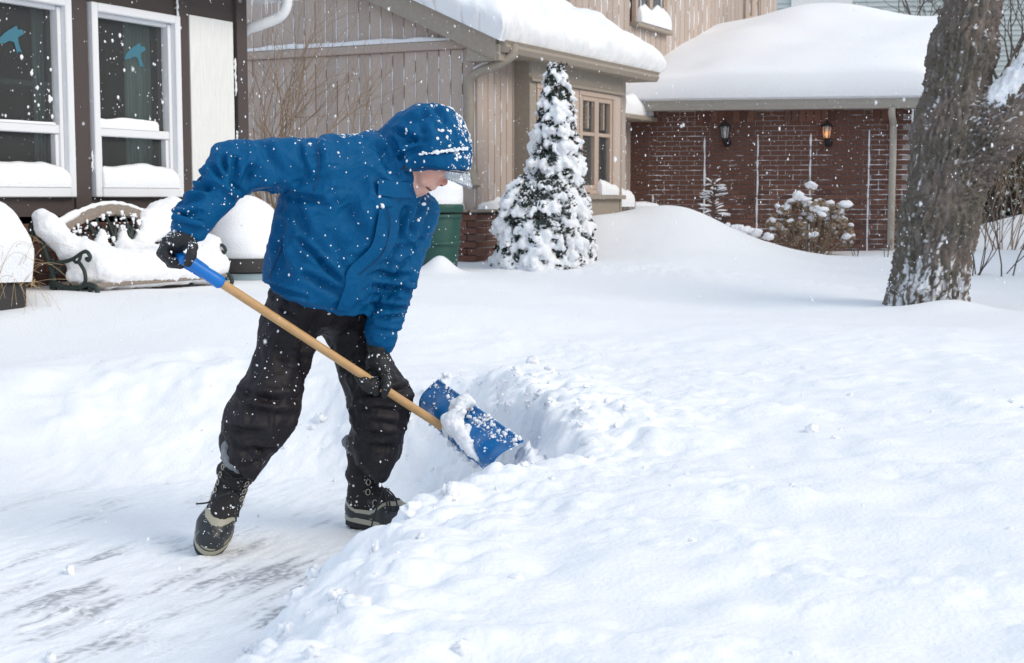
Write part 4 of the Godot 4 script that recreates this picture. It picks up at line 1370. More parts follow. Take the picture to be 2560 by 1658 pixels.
# ---------------------------------------------------------------- things in the yard
func build_bench() -> void:
	var lh := Transform3D(Basis(Vector3.UP, deg_to_rad(62.92)), Vector3(-2.17, 0, -11.58))
	var o := thing("garden_bench", "green iron and wood garden bench buried in snow under the windows", "bench", lh * Vector3(-1.735, 0.3, 0.42), 62.92)
	for sx: int in [-1, 1]:
		var x := 0.685 * sx
		var m := MB.new()
		m.tube(curve([Vector3(x, 0.74, -0.27), Vector3(x, 0.80, -0.29), Vector3(x, 0.835, -0.27), Vector3(x, 0.81, -0.235), Vector3(x, 0.7, -0.19), Vector3(x, 0.55, -0.13), Vector3(x, 0.44, -0.1), Vector3(x, 0.3, -0.12), Vector3(x, 0.05, -0.2)], 5), [0.018], 8)
		m.tube(curve([Vector3(x, 0.56, -0.13), Vector3(x, 0.575, -0.05), Vector3(x, 0.6, 0.06), Vector3(x, 0.645, 0.15), Vector3(x, 0.65, 0.19), Vector3(x, 0.62, 0.215), Vector3(x, 0.595, 0.2), Vector3(x, 0.61, 0.18)], 5), [0.019, 0.019, 0.02, 0.019, 0.018, 0.016, 0.014, 0.013], 8)
		m.tube(curve([Vector3(x, 0.64, 0.14), Vector3(x, 0.6, 0.125), Vector3(x, 0.58, 0.1), Vector3(x, 0.595, 0.075), Vector3(x, 0.615, 0.09)], 4), [0.011], 7)
		m.tube(curve([Vector3(x, 0.59, 0.11), Vector3(x, 0.53, 0.16), Vector3(x, 0.47, 0.17), Vector3(x, 0.44, 0.15)], 4), [0.013], 7)
		m.tube(curve([Vector3(x, 0.5, -0.11), Vector3(x, 0.52, -0.06), Vector3(x, 0.55, -0.05)], 4), [0.012], 7)
		m.tube(curve([Vector3(x, 0.44, -0.1), Vector3(x, 0.41, 0.0), Vector3(x, 0.415, 0.1), Vector3(x, 0.44, 0.19), Vector3(x, 0.43, 0.25), Vector3(x, 0.39, 0.27), Vector3(x, 0.37, 0.255)], 5), [0.022, 0.022, 0.022, 0.02, 0.016], 8)
		m.tube(curve([Vector3(x, 0.41, 0.07), Vector3(x, 0.36, 0.13), Vector3(x, 0.3, 0.17), Vector3(x, 0.15, 0.2), Vector3(x, 0.02, 0.26)], 4), [0.018], 8)
		m.tube(curve([Vector3(x, 0.43, 0.21), Vector3(x, 0.37, 0.2), Vector3(x, 0.33, 0.16)], 4), [0.013], 7)
		m.box(Vector3(x, 0.5, -0.115), Vector3(0.022, 0.2, 0.05), 0.005)
		part(o, "side_frame", m, M.iron)
	for k in 5:
		part(o, "seat_slat", MB.new().box(Vector3(0, 0.44 - 0.004 * absi(k - 2), -0.1 + 0.078 * k), Vector3(1.34, 0.028, 0.062), 0.006), M.old_wood)
	# arched top rail of the back and the iron fan under it
	var rows := [[], []]
	for k in 33:
		var s := k / 32.0 * 2.0 - 1.0
		var y := 0.79 + 0.13 * cos(s * PI * 0.62) * (1.0 if absf(s) < 0.95 else 0.95)
		rows[0].append(Vector3(s * 0.66, y - 0.045, -0.19))
		rows[1].append(Vector3(s * 0.66, y + 0.035, -0.215))
	part(o, "top_rail", MB.new().plate(rows, Vector3(0, -0.008, -0.03)), M.old_wood)
	part(o, "back_rail", MB.new().box(Vector3(0, 0.52, -0.13), Vector3(1.34, 0.05, 0.026), 0.005), M.old_wood)
	var fan := MB.new()
	for k in 13:
		var s := (k - 6) / 6.5
		var top := Vector3(s * 0.6, 0.76 + 0.12 * cos(s * PI * 0.6), -0.195)
		var bot := Vector3(s * 0.42, 0.53, -0.135)
		fan.tube(curve([bot, bot.lerp(top, 0.5) + Vector3(0.03 if k % 2 else -0.03, 0, 0), top], 4), [0.012], 6)
		fan.tube(curve([bot.lerp(top, 0.4), bot.lerp(top, 0.62) + Vector3(0.05, 0.02, 0), bot.lerp(top, 0.8) + Vector3(0.02, 0, 0)], 4), [0.011], 6)
	part(o, "back_panel", fan, M.iron)
	var b := [
		[Vector3(-0.5, 0.52, 0.12), Vector3(0.52, 0.52, 0.12), 0.125, 0.13],
		[Vector3(-0.45, 0.5, 0.17), Vector3(0.55, 0.5, 0.17), 0.075, 0.08],
		[Vector3(-0.4, 0.53, -0.04), Vector3(0.5, 0.54, -0.04), 0.12, 0.13],
		[Vector3(-0.655, 0.87, -0.225), Vector3(-0.64, 0.8, -0.17), 0.062, 0.078],
		[Vector3(-0.64, 0.8, -0.17), Vector3(-0.6, 0.67, -0.04), 0.078, 0.075],
		[Vector3(-0.6, 0.67, -0.04), Vector3(-0.56, 0.67, 0.08), 0.07, 0.05],
		[Vector3(-0.56, 0.62, -0.02), Vector3(-0.42, 0.58, 0.06), 0.085, 0.1],
		[Vector3(-0.63, 0.48, 0.0), Vector3(-0.62, 0.47, 0.1), 0.045, 0.04],
		[Vector3(-0.6, 0.76, -0.17), Vector3(-0.5, 0.66, -0.12), 0.06, 0.05],
		[Vector3(0.3, 0.85, -0.19), Vector3(0.5, 0.88, -0.2), 0.06, 0.09],
		[Vector3(0.5, 0.88, -0.2), Vector3(0.63, 0.93, -0.2), 0.09, 0.075],
		[Vector3(0.34, 0.76, -0.17), Vector3(0.66, 0.74, -0.14), 0.07, 0.13],
		[Vector3(0.66, 0.66, -0.08), Vector3(0.66, 0.66, 0.12), 0.1, 0.07],
		[Vector3(0.6, 0.54, 0.0), Vector3(0.66, 0.5, 0.14), 0.12, 0.1],
		[Vector3(-0.24, 0.6, -0.12), Vector3(-0.16, 0.76, -0.18), 0.07, 0.03],
		[Vector3(-0.02, 0.6, -0.12), Vector3(0.06, 0.79, -0.19), 0.08, 0.025],
		[Vector3(0.12, 0.6, -0.13), Vector3(0.3, 0.76, -0.18), 0.09, 0.05],
		[Vector3(-0.42, 0.6, -0.13), Vector3(-0.34, 0.72, -0.16), 0.05, 0.02],
	]
	var mb := nets(b, 0.014, 0.07)
	part(o, "snow_cover", swell(mb, func(p: Vector3, _n: Vector3) -> float: return 0.02 * n_fine.get_noise_3dv(p * 1.0) + 0.008 * n_fine.get_noise_3dv(p * 4.0)), M.snow)
	var rail := MB.new()
	var pts := []
	var rr := []
	for k in 41:
		var s := k / 40.0 * 2.0 - 1.0
		pts.append(Vector3(s * 0.62, 0.83 + 0.13 * cos(s * PI * 0.62), -0.225))
		rr.append(0.016 + 0.012 * n_fine.get_noise_1d(k * 0.08) + (0.012 if s < -0.5 else 0.0))
	rail.tube(pts, rr, 8)
	var lumps := []
	for k in 150:
		var s := rng.randf_range(-0.85, 0.5)
		lumps.append(Transform3D(Basis.from_scale(Vector3(rng.randf_range(0.7, 2.4), rng.randf_range(0.5, 1.8), 0.8) * (0.004 + 0.014 * pow(rng.randf(), 2.0))), Vector3(s * 0.55, rng.randf_range(0.55, 0.8 + 0.1 * cos(s * 1.9)), -0.15 - rng.randf() * 0.03)))
	part(o, "rail_snow", rail, M.snow)
	many(o, "panel_snow", lump(Vector3.ONE, 0.5, 8, 6, 8).mesh(M.soft_snow), lumps)

func dome(r: float, h: float, seed_: int) -> MB:
	var prof := [Vector2(r * 0.98, 0.0), Vector2(r * 1.03, 0.03)]
	for k in 15:
		var t := k / 14.0
		prof.append(Vector2(r * 1.02 * pow(cos(t * PI / 2), 0.8) + 0.001, 0.05 + (h - 0.05) * pow(sin(t * PI / 2), 1.15)))
	return swell(MB.new().lathe(prof, 36), func(p: Vector3, n: Vector3) -> float: return (0.05 * n_mid.get_noise_3dv(p * 1.5 + Vector3.ONE * seed_) + 0.006 * n_fine.get_noise_3dv(p * 2.0)) * clampf(p.y * 8.0, 0.0, 1.0))

func build_pots() -> void:
	var o := thing("planter", "round dark planter beside the bench, heaped with a tall dome of snow", "planter", Vector3(-2.06, 0.5, -11.05))
	part(o, "tub", MB.new().lathe([Vector2(0.25, 0.0), Vector2(0.275, 0.22)], 28), M.grey_metal)
	part(o, "rim", MB.new().lathe([Vector2(0.275, 0.23), Vector2(0.3, 0.232), Vector2(0.305, 0.335), Vector2(0.28, 0.338), Vector2(0.001, 0.34)], 28), M.dark_tub)
	var d := part(o, "snow_dome", dome(0.3, 0.48, 3), M.snow)
	d.position.y = 0.335
	o = thing("planter", "square dark planter at the left edge, capped with snow and dry grass", "planter", Vector3(-3.36, 0.5, -8.75), 27.0)
	part(o, "tub", MB.new().box(Vector3(0, 0.14, 0), Vector3(0.62, 0.3, 0.62), 0.02), M.dark_tub)
	part(o, "snow_cap", cushion(Vector3(-0.34, 0.29, 0.34), Vector3(0.68, 0, 0), Vector3(0, 0, -0.68), Vector3.UP, 0.42, 0.17, 0.35, 44, 30, 30, 0.03), M.snow)
	var g := MB.new()
	for k in 46:
		var a := Vector3(rng.randf_range(0.1, 0.36), 0.25 + rng.randf() * 0.12, rng.randf_range(0.2, 0.36))
		var e := a + Vector3(rng.randf_range(-0.2, 0.3), rng.randf_range(-0.3, 0.25), rng.randf_range(0.0, 0.2))
		g.tube(curve([a, a.lerp(e, 0.5) + Vector3(0, rng.randf_range(0.0, 0.14), 0.02), e], 4), [0.004, 0.0025, 0.001], 4)
	part(o, "dry_grass", g, M.straw)
	# bins
	o = thing("compost_bin", "dark green bin with a dome of snow on its lid behind the man", "bin", Vector3(-0.69, 0.45, -12.8))
	part(o, "body", MB.new().lathe([Vector2(0.18, 0.0), Vector2(0.235, 0.7), Vector2(0.001, 0.71)], 28), M.green_bin)
	var ribs := MB.new()
	for y: float in [0.18, 0.42, 0.66]:
		ribs.lathe([Vector2(0.19 + 0.06 * y, y), Vector2(0.203 + 0.064 * y, y + 0.008), Vector2(0.203 + 0.064 * y, y + 0.03), Vector2(0.19 + 0.06 * y, y + 0.038)], 28)
	part(o, "rib", ribs, M.green_bin)
	part(o, "lid", MB.new().lathe([Vector2(0.235, 0.715), Vector2(0.255, 0.718), Vector2(0.258, 0.77), Vector2(0.24, 0.79), Vector2(0.001, 0.8)], 28), M.green_bin)
	d = part(o, "snow_dome", dome(0.245, 0.3, 9), M.snow)
	d.position.y = 0.785
	o = thing("storage_box", "small green box capped with snow in the corner by the brick wall", "box", Vector3(1.62, 0.75, -17.9), 20.0)
	part(o, "body", MB.new().box(Vector3(0, 0.2, 0), Vector3(0.3, 0.4, 0.3), 0.02), M.green_bin)
	part(o, "snow_cap", cushion(Vector3(-0.16, 0.4, 0.16), Vector3(0.32, 0, 0), Vector3(0, 0, -0.32), Vector3.UP, 0.09, 0.08, 0.4, 45, 14, 14, 0.02), M.snow)

func conifer(called: String, label: String, at: Vector3, h: float, prof: Callable, seed_: int, count: int, snow_count: int, leaf := 1.0) -> void:
	var g := RandomNumberGenerator.new()
	g.seed = seed_
	var n := noise(seed_, 2.6, 2)
	var o := thing(called, label, "evergreen", at)
	part(o, "trunk", MB.new().tube([Vector3(0, -0.2, 0), Vector3(0, h * 0.9, 0)], [0.045, 0.008], 8), M.dark_twig)
	var t := []
	var c := []
	for k in count:
		var y := h * (1.0 - sqrt(1.0 - g.randf() * 0.995))
		var a := g.randf() * TAU
		var r: float = prof.call(y / h) * (1.0 + 0.3 * n.get_noise_3d(cos(a), y * 1.5, sin(a)))
		var q := r * (0.55 + 0.5 * sqrt(g.randf()))
		var d := Vector3(cos(a), 0.35 + g.randfn() * 0.3, sin(a))
		t.append(aim(Vector3(cos(a) * q, y, sin(a) * q), d + Vector3(g.randfn(), g.randfn(), g.randfn()) * 0.35, g.randf() * 6.0, Vector3.ONE * leaf * g.randf_range(0.022, 0.05)))
		var s := g.randf_range(0.6, 1.5)
		c.append(Color(0.024 * s, 0.036 * s, 0.03 * s))
	many(o, "foliage", leaf_mesh(), t, c)
	if snow_count == 0:
		return
	# snow: many small pads and a few big heaps lying on the sprays
	t = []
	var n2 := noise(seed_ + 1, 3.4, 2)
	for k in snow_count * 8:
		if t.size() >= snow_count:
			break
		var y := h * (1.0 - sqrt(1.0 - g.randf() * 0.995))
		var a := g.randf() * TAU
		var p3 := Vector3(cos(a) * 0.4, y, sin(a) * 0.4)
		var w := n2.get_noise_3dv(p3) + 0.18
		if g.randf() > clampf(0.24 + w * 2.2, 0.06, 1.0):
			continue
		var r: float = prof.call(y / h) * (1.0 + 0.3 * n.get_noise_3d(cos(a), y * 1.5, sin(a)))
		var big := 0.006 + 0.016 * pow(g.randf(), 3.0) * clampf(0.5 + w, 0.4, 1.4)
		t.append(Transform3D(Basis.from_euler(Vector3(g.randfn() * 0.4, g.randf() * 6.0, g.randfn() * 0.4)) * Basis.from_scale(Vector3(g.randf_range(0.8, 1.7), g.randf_range(0.45, 0.9), g.randf_range(0.8, 1.5)) * big), Vector3(cos(a), 0, sin(a)) * (r * g.randf_range(0.84, 1.06)) + Vector3(0, y + 0.01, 0)))
	many(o, "snow_pads", lump(Vector3.ONE, 0.8, seed_, 8, 11).mesh(M.soft_snow), t)
	var b := []
	for k in int(250 * h):
		var y := h * (0.03 + 0.95 * (1.0 - sqrt(1.0 - g.randf() * 0.995)))
		var a := g.randf() * TAU
		if sin(a) < -0.45 or n2.get_noise_3dv(Vector3(cos(a) * 0.5, y * 1.2, sin(a) * 0.5)) < -0.44:
			continue
		var r: float = prof.call(y / h) * (1.0 + 0.3 * n.get_noise_3d(cos(a), y * 1.5, sin(a)))
		var big := clampf(r * 0.17, 0.018, 0.05) * g.randf_range(0.45, 1.25)
		var out := Vector3(cos(a), 0, sin(a))
		var side := Vector3(-sin(a), 0, cos(a))
		var e := out * r * g.randf_range(0.82, 0.98) + Vector3(0, y, 0)
		b.append([e - out * big, e + out * 0.05 - Vector3(0, 0.035, 0), big, big * 0.75])
		for w in 2:
			var f := e + side * big * g.randf_range(-2.2, 2.2) + Vector3(0, -big * g.randf_range(0.0, 1.2), 0)
			b.append([f, f + out * 0.03 - Vector3(0, 0.05, 0), big * g.randf_range(0.5, 0.9), big * 0.5])
	part(o, "snow_heaps", swell(nets(b, 0.0135, 0.022), func(p: Vector3, _n: Vector3) -> float: return 0.02 * n_fine.get_noise_3dv(p * 2.6) + 0.008 * n_fine.get_noise_3dv(p * 7.0)), M.snow).set_meta("kind", "stuff")

func shrub(called: String, label: String, category: String, at: Vector3, stems: int, h: float, lean: float, m: Material, seed_: int, depth := 4, thick := 0.008, group := "", wide := 0.25) -> Node3D:
	var g := RandomNumberGenerator.new()
	g.seed = seed_
	var o := thing(called, label, category, at, 0.0, group)
	var mb := MB.new()
	for k in stems:
		var a := g.randf() * TAU
		var d := Vector3(cos(a) * lean * g.randf(), 1.0, sin(a) * lean * g.randf())
		branch(mb, Vector3(cos(a), 0, sin(a)) * wide * g.randf(), d, h * g.randf_range(0.3, 0.5), thick * g.randf_range(0.7, 1.2), depth, g, 0.35)
	part(o, "stems", mb, m)
	return o

# what stands across the yard and shows dark in the house windows
func build_across() -> void:
	var names := ["dark cedar nearest the street across the yard", "second dark cedar from the street across the yard", "middle dark cedar of the row across the yard", "fourth dark cedar from the street across the yard", "last dark cedar of the row, nearest the garage", "dark cedar at the street end, a little apart"]
	for k in 6:
		conifer("cedar", names[k], Vector3(10.2 + 0.3 * sin(k * 2.0), 0.3, -11.6 - 1.15 * k if k < 5 else -10.2), 5.2 + 0.5 * sin(k * 3.0), func(t: float) -> float: return 0.1 + 0.95 * pow(1.0 - t, 0.6), 600 + k, 6000, 0, 8.0)
	var g := RandomNumberGenerator.new()
	for k in 2:
		g.seed = 31 + k
		var t := thing("bare_tree", ["spreading leafless tree before the cedars, mirrored in the windows", "smaller leafless tree before the cedars, nearer the garage"][k], "tree", Vector3(8.2 + 0.4 * k, 0.4, -12.9 - 2.2 * k), 0.0, "bare trees across the yard")
		var mb := MB.new()
		branch(mb, Vector3.ZERO, Vector3(-0.1, 1, 0.1), 1.5, 0.12, 6, g, 0.55)
		part(t, "branches", mb, M.dark_twig)

func build_plants() -> void:
	conifer("conical_evergreen", "tall narrow cone shaped evergreen plastered with snow before the bay window", Vector3(0.42, 0.62, -13.75), 2.09,
		func(t: float) -> float: return 0.055 + 0.325 * pow(1.0 - t, 0.95) if t < 0.86 else 0.085 - 0.25 * (t - 0.93) * (1.0 if t > 0.93 else 0.0), 101, 7000, 4200)
	conifer("evergreen_bush", "low round evergreen bush under heaps of snow, left foot of the cone", Vector3(0.24, 0.6, -13.35), 0.98,
		func(t: float) -> float: return 0.36 * sqrt(maxf(0.0, 1.0 - pow(t, 2.6))), 202, 5000, 2400)
	# dried hydrangea with snow caps
	var o := thing("hydrangea_bush", "bush of tan dried flower heads capped with snow by the brick wall", "bush", Vector3(3.92, 0.55, -18.75))
	var g := RandomNumberGenerator.new()
	g.seed = 77
	var st := MB.new()
	var petals := MB.new()
	for q in 26:
		var dv := Vector3(g.randfn(), g.randfn(), g.randfn()).normalized()
		petals.join(lump(Vector3(0.34, 0.2, 0.34), 0.5, q, 4, 6), aim(dv * g.randf_range(0.6, 1.0), dv, q, Vector3.ONE))
	var head := petals.mesh(M.blossom)
	var cap := lump(Vector3(1.05, 0.75, 1.05), 0.4, 9, 7, 11).mesh(M.soft_snow)
	var heads := []
	var caps := []
	for k in 150:
		var a := g.randf() * TAU
		var q := sqrt(g.randf())
		var e := Vector3(cos(a) * q * 0.56, 0.0, sin(a) * q * 0.3)
		e.y = 0.08 + 0.62 * sqrt(maxf(0.02, 1.0 - pow(absf(e.x + 0.02) / 0.62, 2.2))) * sqrt(g.randf())
		if k == 0:
			e = Vector3(-0.02, 0.86, 0.1)
		if k == 1:
			e = Vector3(-0.2, 0.72, 0.15)
		if k == 2:
			e = Vector3(0.42, 0.62, 0.15)
		st.tube(curve([Vector3(e.x * 0.25, -0.1, e.z * 0.25), Vector3(e.x * 0.7, e.y * 0.5, e.z * 0.7), e], 3), [0.006, 0.004, 0.003], 5)
		var r := g.randf_range(0.034, 0.056)
		heads.append(Transform3D(Basis.from_euler(Vector3(g.randf(), g.randf() * 6.0, g.randf())).scaled(Vector3.ONE * r), e))
		if g.randf() < 0.3 + 0.6 * e.y or k < 3:
			caps.append(Transform3D(Basis.from_euler(Vector3(g.randfn() * 0.3, g.randf() * 6.0, g.randfn() * 0.3)) * Basis.from_scale(Vector3(g.randf_range(0.8, 1.5), g.randf_range(0.55, 0.95), g.randf_range(0.8, 1.4))).scaled(Vector3.ONE * r * (1.7 if k < 3 else g.randf_range(0.6, 1.7)) * (1.0 if k < 3 else 0.9)), e + Vector3(0, r * 0.75, 0.01)))
	part(o, "stems", st, M.twig)
	for k in heads.size():
		if k < 90:
			var f := put(o, "flower_head", head)
			f.transform = heads[k]
		else:
			pass
	many(o, "small_flower_heads", head, heads.slice(90))
	many(o, "snow_caps", cap, caps)
	# little snowed-in spruce with curled iron ornament, and the bent plant right of it
	o = thing("small_spruce", "small snow dusted spruce seedling against the brick wall", "sapling", Vector3(2.66, 0.9, -18.85))
	var sp := MB.new()
	var ss := MB.new()
	for k in 46:
		var a := g.randf() * TAU
		var y := 0.1 + 0.48 * g.randf()
		var l := 0.24 * (1.0 - y * 0.9) + 0.03
		var e := Vector3(cos(a) * l, y + g.randf_range(-0.04, 0.08), sin(a) * l * 0.7)
		sp.tube([Vector3(0, y, 0), e], [0.006, 0.003], 5)
		ss.tube([Vector3(0, y + 0.012, 0).lerp(e, 0.25), Vector3(0, y, 0).lerp(e, 0.65) + Vector3(0, 0.014, 0), e + Vector3(0, 0.008, 0)], [0.004, 0.013, 0.006], 6)
	part(o, "twigs", sp, M.dark_twig)
	part(o, "snow", ss, M.snow)
	o = thing("garden_ornament", "curled iron garden ornament standing under the small spruce", "ornament", Vector3(2.68, 0.75, -18.7))
	var iron := MB.new()
	for q: Array in [[0.0, 0.2, 0.055], [-0.075, 0.13, 0.045], [0.08, 0.13, 0.045], [0.0, 0.1, 0.04], [-0.1, 0.24, 0.04], [0.1, 0.25, 0.04]]:
		var pts := []
		for k in 22:
			var a := k / 21.0 * TAU * 1.6
			var r: float = q[2] * (1.0 - k / 30.0)
			pts.append(Vector3(q[0] + r * cos(a), q[1] + r * sin(a), 0.01 * k / 21.0))
		iron.tube(pts, [0.008], 6)
	iron.tube([Vector3(0, -0.3, 0), Vector3(0, 0.3, 0)], [0.01], 6)
	part(o, "scrollwork", iron, M.black_metal)
	o = thing("bent_plant", "low bent plant covered in snow between the spruce and the dried bush", "plant", Vector3(3.05, 0.72, -18.6))
	var tw := []
	var bs := MB.new()
	for k in 34:
		var x := g.randf_range(-0.28, 0.3)
		tw.append(Transform3D(Basis.from_euler(Vector3(g.randf(), g.randf() * 6.0, 0)).scaled(Vector3(1.4, 0.9, 1.0) * g.randf_range(0.025, 0.05)), Vector3(x, 0.1 - 0.2 * x + 0.07 * g.randf(), g.randf() * 0.15)))
		bs.tube([Vector3(x, 0.0, 0), Vector3(x + 0.03, 0.1 - 0.2 * x, 0.1)], [0.004], 4)
	part(o, "stems", bs, M.twig)
	many(o, "snow", lump(Vector3.ONE, 0.5, 12, 6, 9).mesh(M.soft_snow), tw)
	# bare shrubs and twigs
	shrub("bare_shrub", "large tangle of bare tan twigs in front of the tan gable wall", "shrub", Vector3(-2.2, 0.55, -13.5), 13, 2.1, 0.34, M.twig, 305, 4, 0.015, "", 0.3)
	shrub("bare_shrub", "thin bare shrub standing right of the tree trunk", "shrub", Vector3(4.75, 0.5, -14.6), 12, 0.95, 0.8, M.dark_twig, 302, 3, 0.007, "", 0.4)
	shrub("bare_shrub", "pale leafless shrub in front of the hedge on the right", "shrub", Vector3(6.4, 0.55, -18.5), 16, 1.5, 0.7, M.twig, 303, 4, 0.009, "", 0.5)
	var k := 0
	var who := ["forked dark twig left of centre before the dried bush", "short upright twig before the dried bush", "pair of crossing twigs right of the dried bush", "long leaning twig in the snow before the downspout", "bushy clump of thin twigs at the foot of the downspout"]
	for q: Array in [[3.62, 17.6, 0.34], [3.85, 17.9, 0.3], [4.25, 17.5, 0.36], [4.45, 17.0, 0.36], [4.95, 17.8, 0.7]]:
		shrub("twig", who[k], "twig", Vector3(q[0], lie(q[0], q[1]) - 0.05, -(q[1] as float)), 3 if k < 4 else 9, q[2], 0.6, M.dark_twig if k < 4 else M.twig, 310 + k, 2 if k < 4 else 4, 0.006, "", 0.05 if k < 4 else 0.15)
		k += 1

func build_tree() -> void:
	var o := thing("big_tree", "thick leaning forked tree trunk with furrowed bark and driven snow", "tree", Vector3(3.17, 0.4, -10.9))
	var b := [
		[Vector3(3.14, -0.1, -10.9), Vector3(3.17, 0.5, -10.9), 0.36, 0.285],
		[Vector3(3.17, 0.45, -10.9), Vector3(3.26, 1.1, -10.9), 0.28, 0.285],
		[Vector3(3.26, 1.1, -10.9), Vector3(3.345, 1.8, -10.95), 0.285, 0.265],
		[Vector3(3.345, 1.8, -10.95), Vector3(3.44, 2.4, -11.0), 0.265, 0.235],
		[Vector3(3.44, 2.4, -11.0), Vector3(3.62, 3.4, -11.1), 0.235, 0.2],
		[Vector3(3.36, 1.36, -10.88), Vector3(3.64, 1.78, -10.82), 0.2, 0.215],
		[Vector3(3.64, 1.78, -10.82), Vector3(3.98, 2.2, -10.77), 0.215, 0.2],
		[Vector3(3.98, 2.2, -10.77), Vector3(4.6, 3.0, -10.7), 0.2, 0.17],
	]
	var m := nets(b, 0.0138, 0.1)
	var ridge := noise(401, 1.0, 3)
	ridge.fractal_type = FastNoiseLite.FRACTAL_RIDGED
	var fine := noise(402, 1.0, 3)
	var d1 := Vector3(0.13, 1, 0).normalized()
	var d2 := Vector3(0.66, 0.75, 0).normalized()
	var warp := func(p: Vector3) -> Vector3:
		var w := smoothstep(1.2, 1.75, p.y) * smoothstep(-0.02, 0.22, p.x - 3.34 - (p.y - 1.6) * 0.35)
		var d := d1.lerp(d2, w).normalized()
		p += Vector3(fine.get_noise_3dv(p * 5.0), 0, fine.get_noise_3dv(p * 5.0 + Vector3.ONE * 7.0)) * 0.035
		return p - d * d.dot(p) * 0.85
	# plates of bark between furrows: 1 on a plate, 0 at the bottom of a furrow
	var plate := func(p: Vector3) -> float:
		var q: Vector3 = warp.call(p)
		var r := 1.0 - absf(fine.get_noise_3dv(q * 9.5)) * 2.1
		var r2 := 1.0 - absf(fine.get_noise_3dv(q * 19.0 + Vector3(5, 1, 9))) * 2.2
		return 1.0 - maxf(clampf(r, 0.0, 1.0), 0.6 * clampf(r2, 0.0, 1.0))
	swell(m, func(p: Vector3, _n: Vector3) -> float:
		return 0.056 * (plate.call(p) as float) - 0.034 + 0.008 * fine.get_noise_3dv(p * 30.0) + 0.02 * fine.get_noise_3dv(p * 3.0))
	tint(m, func(p: Vector3, n: Vector3) -> Color:
		var q: Vector3 = warp.call(p)
		var pl: float = plate.call(p)
		var g := fine.get_noise_3dv(p * 1.8)
		var c := Color(0.135, 0.118, 0.09).lerp(Color(0.2, 0.158, 0.135), clampf(0.5 + g * 1.6 + (p.x - 3.3) * 1.3, 0.0, 1.0))
		c = c.lerp(Color(0.4, 0.37, 0.35), clampf(fine.get_noise_3dv(q * 30.0) * 1.1, 0.0, 0.6))
		c = c.lerp(Color(0.11, 0.097, 0.085), clampf(-fine.get_noise_3dv(q * 22.0 + Vector3(8, 8, 8)) * 1.2, 0.0, 0.5))
		var low := 1.0 - smoothstep(0.35, 1.3, p.y)
		var face := clampf(0.4 + n.z * 0.7 - n.x * 0.2, 0.0, 1.0)
		var snow := (0.55 - pl) * (0.16 + 0.34 * low) + 0.5 * low * face + 0.25 * fine.get_noise_3dv(p * 2.6) + 0.7 * fine.get_noise_3dv(q * 16.0) - 0.46
		var crotch := smoothstep(0.5, 0.8, n.y) * smoothstep(1.4, 1.6, p.y) * (1.0 if p.x > 3.4 else 0.4)
		snow += crotch * 0.9
		if fine.get_noise_3dv(q * 11.0 + Vector3(3, 3, 3)) > 0.5:
			snow += 0.3
		return c.lerp(Color(0.89, 0.905, 0.93), smoothstep(0.0, 0.07, snow)))
	world_part(o, "trunk", m, M.bark)
	var sn := []
	for k in 12:
		for ang: float in [0.0, 0.45, 0.85]:
			var s := k / 11.0
			var cen := [Vector3(3.4, 1.42, -10.86), Vector3(3.64, 1.78, -10.82), Vector3(3.98, 2.2, -10.77), Vector3(4.5, 2.87, -10.71)]
			var w := s * 2.6 + 0.35
			var at: Vector3 = (cen[int(w)] as Vector3).lerp(cen[mini(int(w) + 1, 3)], w - int(w))
			var nrm := Vector3(-0.76, 0.65, 0.0) * cos(ang) + Vector3(0, 0, 1) * sin(ang)
			var r := 0.216 - 0.012 * w
			var big := (0.07 if ang < 0.2 else 0.05 if ang < 0.6 else 0.02) * (0.35 + 0.65 * smoothstep(0.1, 0.35, s)) * (0.8 + 0.5 * fine.get_noise_2d(k * 5.0, ang * 9.0))
			var c0 := at + nrm * (r - 0.012)
			sn.append([c0, c0 + Vector3(0.05, 0.06, 0.0), big, big])
	world_part(o, "crotch_snow", swell(nets(sn, 0.012, 0.05), func(p: Vector3, _n: Vector3) -> float: return 0.03 * n_fine.get_noise_3dv(p * 2.6)), M.snow)

